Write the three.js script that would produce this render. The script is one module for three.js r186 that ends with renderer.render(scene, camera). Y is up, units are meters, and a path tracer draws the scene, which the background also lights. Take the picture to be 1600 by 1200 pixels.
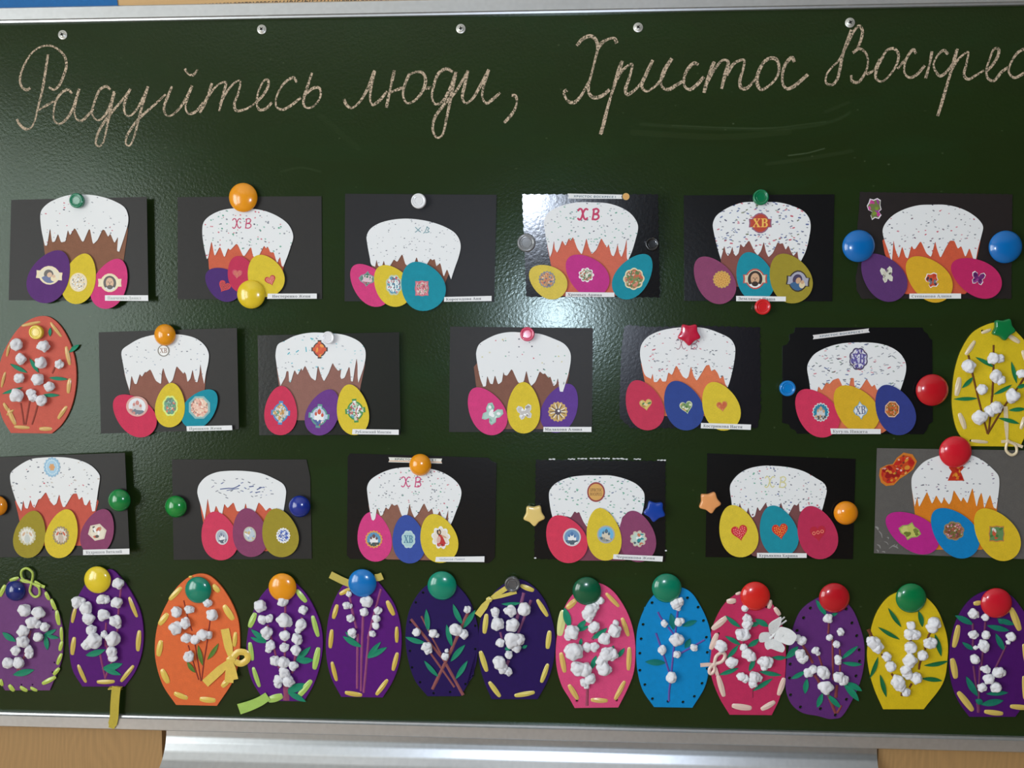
import * as THREE from 'three';
import { RectAreaLightUniformsLib } from 'three/addons/lights/RectAreaLightUniformsLib.js';
import { mergeGeometries, mergeVertices, toCreasedNormals } from 'three/addons/utils/BufferGeometryUtils.js';
import { ImprovedNoise } from 'three/addons/math/ImprovedNoise.js';

// ------------------------------------------------------------------ camera, sky, lights, exposure
const FOCAL = 1450, EYE = 1.4;
const scene = new THREE.Scene();
scene.background = new THREE.Color(0.75, 0.9, 1.1);                 // overcast sky outside the windows
const camera = new THREE.PerspectiveCamera(2 * Math.atan(600 / FOCAL) * 180 / Math.PI, 4 / 3, 0.05, 60);
camera.position.set(0, EYE, 1.34);
camera.rotation.order = 'YXZ';
camera.rotation.set(-0.0620, 0.0556, 0.0008);
camera.updateMatrixWorld(true);
const renderer = new THREE.WebGLRenderer({ antialias: true });
renderer.toneMapping = THREE.LinearToneMapping;
renderer.toneMappingExposure = 0.615;
renderer.shadowMap.enabled = true;
RectAreaLightUniformsLib.init();

const WINDOWS = [[1.5, 2.8], [3.1, 4.4]], SILL = 0.55, HEAD = 2.3, WALL_X = -2.6;   // along the left wall (z ranges)
for (const [a, b] of WINDOWS) {
  const day = new THREE.RectAreaLight(new THREE.Color(0.96, 1.0, 0.985), 12.2, b - a, HEAD - SILL);
  day.position.set(WALL_X - 0.02, (SILL + HEAD) / 2, (a + b) / 2);
  day.lookAt(WALL_X + 1, (SILL + HEAD) / 2, (a + b) / 2);
  scene.add(day);
}
const flash = new THREE.PointLight(new THREE.Color(0.82, 0.93, 1.12), 3.0, 0, 2);    // the camera's own small flash, right beside its lens
flash.position.set(-0.02, EYE + 0.03, 1.36);
flash.castShadow = true; flash.shadow.radius = 0.6;
scene.add(flash);

// ------------------------------------------------------------------ small tools
let seed = 7;
const rnd = () => ((seed = (seed * 1664525 + 1013904223) >>> 0) / 4294967296);
const noise = new ImprovedNoise();
const used = new Map();
function numbered(n) { const k = used.get(n) ?? 0; used.set(n, k + 1); return k ? n + '_' + String(k).padStart(3, '0') : n; }
function tag(o, label, category, group) { o.userData.label = label; o.userData.category = category; if (group) o.userData.group = group; return o; }
function thing(name, label, category, group) { const g = new THREE.Group(); g.name = numbered(name); scene.add(g); return tag(g, label, category, group); }
function part(name, geo, mat, parent, label) {
  const m = new THREE.Mesh(geo, mat); m.name = numbered(name); m.castShadow = m.receiveShadow = true; parent.add(m);
  if (label) m.userData.label = label;
  return m;
}
function structure(name, geo, mat) { const m = part(name, geo, mat, scene); m.userData.kind = 'structure'; return m; }
const rayDir = (px, py) => new THREE.Vector3((px - 800) / FOCAL, (600 - py) / FOCAL, -1).applyQuaternion(camera.quaternion);
function onPlane(px, py, point, normal) {
  const d = rayDir(px, py), t = point.clone().sub(camera.position).dot(normal) / d.dot(normal);
  return camera.position.clone().addScaledVector(d, t);
}
const Z = new THREE.Vector3(0, 0, 1);
const at = (px, py, z = 0) => onPlane(px, py, new THREE.Vector3(0, 0, z), Z);
const PX = 1.34 / FOCAL;                                             // metres per pixel at the board
// a sheet that hangs in front of the board: its own origin, turned a little off the board
class Hang {
  constructor(group, px, py, z0, ax = 0, ay = 0) {
    this.g = group; group.position.copy(at(px, py, z0)); group.rotation.set(ax, ay, 0); group.updateMatrixWorld(true);
    this.n = Z.clone().applyQuaternion(group.quaternion); this.q = group.quaternion.clone().invert(); this.crop = [0, 0, 1];
  }
  local(x, y, h) {
    const [ox, oy, s] = this.crop, p = onPlane(ox + x / s, oy + y / s, this.g.position.clone().addScaledVector(this.n, h), this.n);
    return p.sub(this.g.position).applyQuaternion(this.q);
  }
  p(x, y, h) { const v = this.local(x, y, h); return new THREE.Vector2(v.x, v.y); }
  zAt(px, py) { return onPlane(px, py, this.g.position, this.n).z; }
}
const pairs = (a) => { const r = []; for (let i = 0; i < a.length; i += 2) r.push([a[i], a[i + 1]]); return r; };
const spline = (pts, n = 5, closed = false) => new THREE.CatmullRomCurve3(pts.map((p) => new THREE.Vector3(p[0], p[1], 0)), closed, 'centripetal').getPoints(pts.length * n).map((v) => [v.x, v.y]);
function soften(pts, k) {                                            // rounds the corners of a polyline a little
  const r = [pts[0]];
  for (let i = 1; i < pts.length - 1; i++) {
    const [a, b, c] = [pts[i - 1], pts[i], pts[i + 1]], mix = (p, q, t) => [p[0] + (q[0] - p[0]) * t, p[1] + (q[1] - p[1]) * t];
    const p = mix(b, a, k), q = mix(b, c, k), m = mix(p, q, 0.5);
    r.push(p, mix(m, b, 0.4), q);
  }
  r.push(pts[pts.length - 1]); return r;
}
function cardUv(g) {                                                 // uv in metres
  const p = g.attributes.position, uv = new Float32Array(p.count * 2);
  for (let i = 0; i < p.count; i++) { uv[2 * i] = p.getX(i); uv[2 * i + 1] = p.getY(i); }
  g.setAttribute('uv', new THREE.BufferAttribute(uv, 2)); return g;
}
function slab(v2, h0, h1, holes = [], bevel = 0) {
  const s = new THREE.Shape(v2);
  for (const [c, r] of holes) { const path = new THREE.Path(); path.absarc(c.x, c.y, r, 0, Math.PI * 2, true); s.holes.push(path); }
  const g = new THREE.ExtrudeGeometry(s, { depth: h1 - h0 - bevel, bevelEnabled: bevel > 0, bevelThickness: bevel, bevelSize: bevel, bevelOffset: -bevel, bevelSegments: 2, curveSegments: 7, steps: 1 });
  g.translate(0, 0, h0); return cardUv(g);
}
function cellUv(g, [u0, v0, u1, v1]) {                               // spread one cell of a print sheet over a cut-out
  g.computeBoundingBox(); const { min, max } = g.boundingBox, p = g.attributes.position, uv = g.attributes.uv;
  for (let i = 0; i < p.count; i++) uv.setXY(i, u0 + (u1 - u0) * (p.getX(i) - min.x) / (max.x - min.x), v0 + (v1 - v0) * (p.getY(i) - min.y) / (max.y - min.y));
  return g;
}
// a band along a path: flat (round = 0) or with an arched back
function band(path, w, h0, th, { round = 0, width = () => 1 } = {}) {
  const n = path.length, rows = round ? 5 : 2, pos = [], idx = [], nrm = [];
  for (let i = 0; i < n; i++) {
    const a = path[Math.max(0, i - 1)], b = path[Math.min(n - 1, i + 1)], t = b.clone().sub(a).normalize(), s = new THREE.Vector2(-t.y, t.x), k = (w / 2) * width(i / (n - 1));
    for (let j = 0; j < rows; j++) {
      const f = j / (rows - 1) * 2 - 1, z = round ? h0 + th * Math.sqrt(Math.max(0, 1 - f * f)) : h0 + th;
      pos.push(path[i].x + s.x * k * f, path[i].y + s.y * k * f, z);
    }
    if (!round) for (const f of [-1, 1]) pos.push(path[i].x + s.x * k * f, path[i].y + s.y * k * f, h0);
  }
  const m = round ? rows : 4;
  for (let i = 0; i < n - 1; i++) {
    const q = (a, b) => { const A = i * m + a, B = i * m + b, C = A + m, D = B + m; idx.push(A, C, B, B, C, D); };
    if (round) for (let j = 0; j < rows - 1; j++) q(j + 1, j);
    else { q(1, 0); q(0, 2); q(3, 1); }
  }
  if (!round) { idx.push(0, 1, 2, 1, 3, 2); const e = (n - 1) * m; idx.push(e, e + 2, e + 1, e + 1, e + 2, e + 3); }
  let g = new THREE.BufferGeometry(); g.setAttribute('position', new THREE.Float32BufferAttribute(pos, 3)); g.setIndex(idx);
  if (!round) g = g.toNonIndexed();
  g.computeVertexNormals(); return cardUv(g);
}
const box = (x0, x1, y0, y1, z0, z1) => new THREE.BoxGeometry(x1 - x0, y1 - y0, z1 - z0).translate((x0 + x1) / 2, (y0 + y1) / 2, (z0 + z1) / 2);

// ------------------------------------------------------------------ materials
function tile(n, f, srgb = true) {
  const d = new Uint8Array(n * n * 4);
  for (let y = 0; y < n; y++) for (let x = 0; x < n; x++) { const c = f(x / n, y / n), o = (y * n + x) * 4; for (let k = 0; k < 3; k++) d[o + k] = Math.max(0, Math.min(255, Math.round(255 * (c.length ? c[k] : c)))); d[o + 3] = 255; }
  const t = new THREE.DataTexture(d, n, n); t.wrapS = t.wrapT = THREE.RepeatWrapping; t.magFilter = THREE.LinearFilter; t.minFilter = THREE.LinearMipmapLinearFilter; t.generateMipmaps = true;
  if (srgb) t.colorSpace = THREE.SRGBColorSpace; t.needsUpdate = true; return t;
}
const per = (u, v, f, z = 0) => {                                    // noise that repeats over the tile
  const a = noise.noise(u * f, v * f, z), b = noise.noise((u - 1) * f, v * f, z), c = noise.noise(u * f, (v - 1) * f, z), d = noise.noise((u - 1) * f, (v - 1) * f, z);
  return (a * (1 - u) + b * u) * (1 - v) + (c * (1 - u) + d * u) * v;
};
const grain = tile(256, (u, v) => 0.955 + 0.05 * per(u, v, 37) + 0.05 * per(u, v, 9, 5) + 0.03 * (rnd() - 0.5)); grain.repeat.set(14, 14);
const grainBump = tile(256, (u, v) => 0.5 + 0.4 * per(u, v, 60) + 0.2 * (rnd() - 0.5), false); grainBump.repeat.set(20, 20);
const peel = tile(512, (u, v) => 0.5 + 0.36 * per(u, v, 26) + 0.2 * per(u, v, 53, 3), false); peel.repeat.set(8, 8);
const mats = new Map();
const rgb = (c) => new THREE.Color(Array.isArray(c) ? 'rgb(' + c.join(',') + ')' : c);
function keep(key, make) { if (!mats.has(key)) mats.set(key, make()); return mats.get(key); }
const paper = (c, rough = 0.8) => keep('paper' + c + rough, () => new THREE.MeshPhysicalMaterial({ color: rgb(c), roughness: rough, specularIntensity: 0.6, map: grain, bumpMap: grainBump, bumpScale: 0.00003 }));
const glossCard = (c, r) => keep('gloss' + c + r, () => new THREE.MeshPhysicalMaterial({ color: rgb(c), roughness: r, specularIntensity: 0.9, bumpMap: peel, bumpScale: 0.00012 }));
const foam = (c) => keep('foam' + c, () => new THREE.MeshPhysicalMaterial({ color: rgb(c), roughness: 0.62, specularIntensity: 0.45, map: grain, bumpMap: grainBump, bumpScale: 0.00004 }));
const satin = (c) => keep('satin' + c, () => new THREE.MeshPhysicalMaterial({ color: rgb(c), roughness: 0.3, clearcoat: 0.35, clearcoatRoughness: 0.25, map: grain }));
const plastic = (c) => keep('plastic' + c, () => new THREE.MeshPhysicalMaterial({ color: rgb(c), roughness: 0.22, clearcoat: 0.5, clearcoatRoughness: 0.08 }));
const cotton = new THREE.MeshPhysicalMaterial({ color: rgb([226, 226, 230]), roughness: 1, specularIntensity: 0 });
const aluminium = new THREE.MeshStandardMaterial({ color: rgb([222, 225, 228]), metalness: 0.8, roughness: 0.36, map: tile(256, (u, v) => 0.93 + 0.06 * per(u, v, 6) + 0.035 * (rnd() - 0.5) + 0.05 * per(v, 0.3, 60, 2)) });
const trayMetal = new THREE.MeshStandardMaterial({ color: rgb([222, 226, 230]), metalness: 0.92, roughness: 0.33, map: aluminium.map });
const zinc = new THREE.MeshStandardMaterial({ color: rgb([205, 205, 198]), metalness: 0.5, roughness: 0.4 });
const darkHole = new THREE.MeshStandardMaterial({ color: rgb([30, 30, 30]), roughness: 0.8 });
const woodTile = (tone) => tile(512, (u, v) => {
  const w = per(u, v, 3, 2) * 0.9, ring = Math.sin((u * 26 + w * 7 + 0.6 * per(u, v, 7)) * 6.283) * 0.5, fine = per(u, v * 0.06, 90, 4) * 0.5 + (rnd() - 0.5) * 0.12, k = 0.9 + 0.03 * ring + 0.1 * fine;
  return [tone[0] * k / 255, tone[1] * k / 255, tone[2] * k * 0.98 / 255];
});
const woodMap = woodTile([188, 148, 98]); woodMap.repeat.set(4, 1.6);
const wood = new THREE.MeshStandardMaterial({ map: woodMap, roughness: 0.55 });
function canvas(w, h) { const c = document.createElement('canvas'); c.width = w; c.height = h; return [c, c.getContext('2d')]; }
function printed(c, rough = 0.55, extra = {}) { const t = new THREE.CanvasTexture(c); t.colorSpace = THREE.SRGBColorSpace; t.anisotropy = 8; return new THREE.MeshStandardMaterial({ map: t, roughness: rough, ...extra }); }
const css = (c) => 'rgb(' + c.join(',') + ')';

// ------------------------------------------------------------------ the room
{
  const plaster = new THREE.MeshStandardMaterial({ color: rgb([222, 218, 205]), roughness: 0.9, map: grain });
  const x0 = WALL_X, x1 = 3.4, z0 = -0.045, z1 = 5.2, H = 3.1, T = 0.25;
  structure('wall_front', box(x0 - T, x1 + T, 0, H, z0 - T, z0), plaster);
  const olive = new THREE.MeshStandardMaterial({ color: rgb([104, 104, 92]), roughness: 0.9, map: grain });
  structure('wall_back', box(x0 - T, x1 + T, 0, H, z1, z1 + T), olive);
  structure('wall_right', box(x1, x1 + T, 0, H, z0, z1), olive);
  const [[a, b], [c, d]] = WINDOWS;
  structure('wall_left', mergeGeometries([box(x0 - T, x0, 0, SILL, z0, z1), box(x0 - T, x0, HEAD, H, z0, z1), box(x0 - T, x0, SILL, HEAD, z0, a), box(x0 - T, x0, SILL, HEAD, b, c), box(x0 - T, x0, SILL, HEAD, d, z1)]), plaster);
  structure('floor', box(x0 - T, x1 + T, -0.1, 0, z0 - T, z1 + T), new THREE.MeshStandardMaterial({ color: rgb([165, 136, 106]), roughness: 0.6 }));
  structure('ceiling', box(x0 - T, x1 + T, H, H + 0.1, z0 - T, z1 + T), new THREE.MeshStandardMaterial({ color: rgb([238, 238, 235]), roughness: 0.9 }));
  const white = new THREE.MeshStandardMaterial({ color: rgb([235, 235, 232]), roughness: 0.4 });
  WINDOWS.forEach(([p, q], i) => {
    const f = 0.06, X0 = x0 - T + 0.03, X1 = x0 - T + 0.09;
    structure('window_' + (i + 1), mergeGeometries([box(X0, X1, SILL, SILL + f, p, q), box(X0, X1, HEAD - f, HEAD, p, q), box(X0, X1, SILL, HEAD, p, p + f), box(X0, X1, SILL, HEAD, q - f, q), box(X0, X1, SILL, HEAD, (p + q) / 2 - f / 2, (p + q) / 2 + f / 2)]), white);
  });
}

// ------------------------------------------------------------------ the chalkboard
const BX0 = -1.3, BX1 = 1.5;
const yTop = at(800, 23.5, 0).y, yBot = at(800, 1130.5, 0).y;        // inner edges of the frame
const board = thing('chalkboard', 'dark green school chalkboard in a pale metal frame with pink chalk handwriting along its top', 'chalkboard');
{
  const [c, x] = canvas(2048, 1024), W = BX1 - BX0, Hh = yTop - yBot + 0.008, mx = (X) => (X - BX0) / W * 2048, my = (Y) => (yTop + 0.004 - Y) / Hh * 1024;
  x.fillStyle = css([31, 45, 18]); x.fillRect(0, 0, 2048, 1024);
  for (let i = 0; i < 700; i++) { x.fillStyle = rnd() < 0.5 ? 'rgba(60,78,44,0.02)' : 'rgba(26,38,16,0.03)'; x.beginPath(); x.ellipse(rnd() * 2048, rnd() * 1024, 20 + rnd() * 90, 6 + rnd() * 30, rnd() * 0.5 - 0.25, 0, 7); x.fill(); }
  const smear = (pts, w, a) => { const q = spline(pairs(pts), 8).map(([X, Y]) => at(X, Y)); x.strokeStyle = 'rgba(170,180,165,' + a + ')'; x.lineWidth = w; x.lineCap = 'round'; x.beginPath(); q.forEach((v, i) => x[i ? 'lineTo' : 'moveTo'](mx(v.x), my(v.y))); x.stroke(); };
  for (let k = 0; k < 5; k++) smear([1000, 192 + k, 1120, 199 + k, 1260, 196 + k, 1310, 184 + k, 1328, 174 + k], 1.4, 0.03);
  smear([1050, 196, 1200, 200, 1290, 190], 1.2, 0.12); smear([1232, 243, 1262, 239, 1288, 232], 1.4, 0.28); smear([1200, 256, 1260, 248, 1330, 236], 5, 0.05);
  smear([990, 207, 1130, 214, 1230, 206], 8, 0.04); smear([440, 268, 470, 262, 500, 268], 3, 0.06); smear([1290, 175, 1325, 160], 4, 0.05); smear([500, 180, 560, 232], 6, 0.03);
  for (let i = 0; i < 240; i++) { const v = at(rnd() * 1600, 60 + rnd() * 1030); x.fillStyle = 'rgba(180,180,165,' + (0.08 + rnd() * 0.25) + ')'; x.fillRect(mx(v.x), my(v.y), 1 + rnd(), 1 + rnd()); }
  const t = new THREE.CanvasTexture(c); t.colorSpace = THREE.SRGBColorSpace;
  const enamel = new THREE.MeshPhysicalMaterial({ map: t, roughness: 0.205, bumpMap: peel, bumpScale: 0.0002, specularIntensity: 0.68, specularColor: new THREE.Color(0.87, 1, 0.93) });
  const bp = peel.clone(); bp.repeat.set(W * 9, Hh * 9); bp.needsUpdate = true; enamel.bumpMap = bp;
  const g = new THREE.BoxGeometry(W, Hh, 0.012).translate((BX0 + BX1) / 2, yTop + 0.004 - Hh / 2, -0.006);
  part('writing_surface', g, enamel, board);
  // frame: hollow aluminium rails standing 9 mm proud, with a lip along the inner edge
  const F = 0.0215, rail = (len) => {
    const s = new THREE.Shape([[0, -0.001], [F, -0.001], [F, 0.006], [F - 0.002, 0.0085], [0.0035, 0.0085], [0.0025, 0.006], [0, 0.0055]].map((p) => new THREE.Vector2(...p)));
    return new THREE.ExtrudeGeometry(s, { depth: len, bevelEnabled: false });   // x = outwards from the board, y = towards the room, z = along
  };
  const place = (name, len, m) => { const q = rail(len); q.applyMatrix4(m); q.computeVertexNormals(); part(name, cardUv(q), aluminium, board); };
  const M = (X, Y, Zv, o) => new THREE.Matrix4().makeBasis(X, Y, Zv).setPosition(o);
  const V = (a, b, d) => new THREE.Vector3(a, b, d);
  place('frame_rail', W + 2 * F, M(V(0, 1, 0), V(0, 0, 1), V(1, 0, 0), V(BX0 - F, yTop, 0)));
  place('frame_rail', W + 2 * F, M(V(0, -1, 0), V(0, 0, 1), V(-1, 0, 0), V(BX1 + F, yBot, 0)));
  place('frame_rail', yTop - yBot, M(V(-1, 0, 0), V(0, 0, 1), V(0, 1, 0), V(BX0, yBot, 0)));
  place('frame_rail', yTop - yBot, M(V(1, 0, 0), V(0, 0, 1), V(0, -1, 0), V(BX1, yTop, 0)));
  // screws
  const head = new THREE.LatheGeometry([[0.0001, 0.0026], [0.0022, 0.0026], [0.0036, 0.0021], [0.0048, 0.0011], [0.0052, 0.0009], [0.0066, 0.0007], [0.0068, 0]].map((p) => new THREE.Vector2(...p)), 24).rotateX(Math.PI / 2);
  const slot = mergeGeometries([box(-0.0026, 0.0026, -0.0008, 0.0008, 0.002, 0.0028), box(-0.0008, 0.0008, -0.0026, 0.0026, 0.002, 0.0028)]);
  for (const [px, py, a] of [[98, 54.5, 0.4], [409, 46, 0.7], [720, 45, 0.2], [997, 43, 0.9], [1328, 35.5, 0.5]]) {
    const s = part('screw', head, zinc, board); s.position.copy(at(px, py, 0.0005)); s.rotation.z = a;
    part('screw_recess', slot, darkHole, s);
  }
}
// the handwriting: every letter a set of chalk strokes in photograph pixels (four to a pixel)
{
  const dust = tile(512, (u, v) => { const n = 0.5 + 0.5 * per(u, v, 40) + 0.3 * per(u, v, 17, 3) + 0.3 * (rnd() - 0.5); return n > 0.54 ? 1 : n > 0.42 ? 0.55 : 0.08; }, false);
  dust.repeat.set(11, 11);
  const chalk = new THREE.MeshStandardMaterial({ color: rgb([206, 184, 158]), roughness: 1, alphaMap: dust, transparent: true });
  const A = [0, 0], B = [400, 0], C = [800, 0], D = [1200, 0];
  const words = [
    ['chalk_word', 'first chalk word, long with two hanging loops', A, 4.0, {
      a: [[300, 340, 285, 440, 265, 560, 240, 660, 215, 760, 190, 800, 160, 808, 130, 785, 105, 745], [190, 550, 165, 562, 135, 540, 125, 490, 150, 410, 200, 330, 250, 295, 310, 285, 365, 310, 405, 355, 415, 410, 395, 480, 365, 540, 335, 560, 305, 545], [235, 690, 280, 665, 340, 630], [112, 768, 140, 795, 175, 806]],
      b: [[450, 585, 425, 560, 385, 580, 350, 630, 335, 700, 340, 755, 370, 775, 410, 750, 450, 690, 490, 570], [495, 555, 475, 630, 465, 700, 480, 745, 510, 755, 550, 720, 585, 680]],
      c: [[690, 560, 665, 540, 625, 560, 590, 640, 575, 700, 590, 740, 620, 750, 660, 715, 695, 640, 712, 570], [716, 580, 700, 640, 680, 740, 665, 810, 645, 890, 620, 915, 600, 900, 610, 840, 640, 780, 700, 700, 760, 630, 815, 555]],
      d: [[815, 555, 790, 610, 775, 670, 785, 715, 810, 725, 850, 690, 890, 620, 925, 545], [925, 540, 895, 640, 865, 750, 840, 850, 810, 910, 790, 905, 790, 860, 830, 790, 880, 730, 960, 660, 1035, 590]],
      e: [[1075, 540, 1050, 600, 1025, 670, 1035, 715, 1060, 725, 1110, 690, 1160, 620, 1200, 535], [1200, 535, 1170, 620, 1160, 680, 1180, 710, 1220, 700, 1270, 640], [1155, 430, 1175, 460, 1205, 470, 1235, 435]],
      f: [[1325, 520, 1300, 590, 1250, 705], [1265, 680, 1310, 590, 1370, 525, 1410, 515, 1395, 590, 1370, 695], [1375, 650, 1420, 570, 1470, 515, 1500, 505, 1490, 580, 1465, 650, 1475, 690, 1510, 690, 1560, 670, 1600, 640]],
      g: [[1600, 640, 1640, 600, 1675, 540, 1675, 500, 1655, 500, 1620, 560, 1605, 630, 1620, 685, 1660, 680, 1700, 640]],
      h: [[1855, 515, 1835, 485, 1800, 500, 1760, 540, 1725, 620, 1730, 670, 1765, 685, 1810, 665, 1880, 610]],
      i: [[1950, 455, 1925, 530, 1900, 610, 1900, 660, 1930, 675, 1975, 650, 2005, 590, 1995, 550, 1960, 550, 1910, 590]] }],
    ['chalk_word', 'second chalk word, short and followed by a comma', B, 4.6, {
      a: [[550, 620, 565, 655, 595, 675, 640, 645, 700, 550, 740, 440], [742, 440, 720, 540, 715, 630, 730, 655, 770, 630, 820, 570]],
      b: [[865, 440, 840, 550, 815, 672], [830, 580, 870, 565, 930, 545], [960, 460, 930, 530, 920, 600, 945, 645, 990, 630, 1040, 570, 1060, 500, 1040, 455, 1000, 450, 960, 465], [1060, 555, 1095, 545]],
      c: [[1230, 450, 1190, 430, 1140, 460, 1110, 540, 1100, 610, 1120, 650, 1160, 640, 1210, 560, 1250, 450], [1250, 450, 1225, 570, 1195, 720, 1160, 850, 1130, 860, 1105, 810, 1120, 730, 1180, 650, 1250, 570, 1320, 450]],
      d: [[1325, 440, 1305, 530, 1290, 610, 1310, 645, 1350, 620, 1400, 540, 1455, 435], [1455, 435, 1425, 530, 1415, 610, 1440, 645, 1480, 620, 1525, 580]],
      e: [[1598, 595, 1622, 600, 1630, 640, 1608, 700, 1552, 768]] }],
    ['chalk_word', 'third chalk word, with the thickest strokes', C, 5.1, {
      a: [[405, 285, 440, 245, 490, 225, 525, 250, 535, 300, 520, 370, 500, 450, 480, 530, 480, 580, 510, 610, 560, 600, 610, 560], [655, 270, 640, 240, 600, 245, 560, 270, 535, 310], [345, 562, 325, 575, 330, 600, 355, 635, 390, 640, 430, 600, 480, 510]],
      b: [[690, 380, 650, 500, 610, 630, 575, 770, 552, 840], [684, 392, 655, 470, 618, 600, 580, 740, 560, 835], [640, 520, 690, 440, 750, 400, 735, 480, 710, 560, 720, 590, 770, 560, 830, 490]],
      c: [[880, 375, 840, 460, 810, 540, 840, 570, 880, 550, 930, 500, 965, 420, 1000, 365], [1000, 365, 950, 440, 930, 500, 940, 545, 975, 560, 1030, 530, 1080, 500]],
      d: [[1165, 405, 1140, 395, 1100, 430, 1075, 490, 1080, 540, 1110, 560, 1150, 535, 1200, 480]],
      e: [[1265, 385, 1235, 450, 1200, 580], [1215, 520, 1260, 440, 1320, 375, 1350, 385, 1330, 470, 1310, 555], [1340, 470, 1390, 395, 1450, 375, 1445, 430, 1425, 500, 1430, 545, 1460, 555, 1500, 520, 1540, 470]],
      f: [[1575, 385, 1545, 440, 1530, 510, 1555, 560, 1600, 540, 1650, 490, 1670, 430, 1650, 370, 1610, 365, 1575, 385]],
      g: [[1765, 388, 1750, 360, 1710, 400, 1690, 470, 1695, 530, 1720, 555, 1760, 540, 1850, 465]] }],
    ['chalk_word', 'last chalk word, running out of the right edge', D, 4.1, {
      a: [[520, 185, 490, 270, 465, 350, 450, 430, 430, 500, 400, 530, 365, 520, 365, 470, 400, 420, 440, 380, 490, 290, 540, 190, 570, 162, 590, 190, 580, 250, 560, 300], [530, 330, 570, 305, 610, 330, 625, 390, 605, 460, 560, 515, 525, 505, 520, 470]],
      b: [[615, 465, 660, 440, 700, 370], [720, 350, 680, 430, 675, 490, 710, 510, 760, 470, 805, 400, 815, 340, 790, 305, 750, 310, 720, 345], [810, 430, 860, 370]],
      c: [[925, 335, 910, 310, 880, 340, 855, 400, 855, 460, 885, 485, 925, 470, 980, 410]],
      d: [[1025, 320, 1010, 400, 985, 490], [1125, 340, 1100, 315, 1070, 335, 1035, 400, 1045, 440, 1075, 475, 1110, 455, 1160, 390]],
      e: [[1185, 305, 1150, 430, 1110, 570, 1060, 725], [1180, 310, 1140, 450, 1100, 590, 1066, 715], [1150, 430, 1190, 370, 1250, 325, 1240, 400, 1225, 470, 1250, 495, 1300, 470, 1350, 440]],
      f: [[1360, 450, 1400, 410, 1440, 340, 1440, 305, 1415, 305, 1385, 370, 1365, 440, 1375, 490, 1410, 505, 1460, 450, 1500, 420]],
      g: [[1612, 318, 1600, 308, 1560, 330, 1515, 400, 1505, 450, 1535, 485, 1580, 470, 1640, 420]],
      h: [[1640, 420, 1680, 380, 1715, 310, 1700, 285, 1665, 340, 1645, 420, 1660, 475, 1700, 460]] }],
  ];
  for (const [name, label, o, w, letters] of words) {
    const g = new THREE.Group(); g.name = numbered(name); g.userData.label = label; board.add(g);
    for (const strokes of Object.values(letters)) {
      const gs = strokes.map((s, k) => band(spline(pairs(s), 7).map(([X, Y]) => { const v = at(o[0] + X / 4, o[1] + Y / 4, 0.0003); return new THREE.Vector2(v.x, v.y); }), w * PX, 0.0002 + k * 0.00004, 0.00012, { round: 0, width: (t) => 0.85 + 0.2 * Math.sin(t * 9 + k) }));
      part('chalk_letter', mergeGeometries(gs), chalk, g);
    }
  }
}

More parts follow.
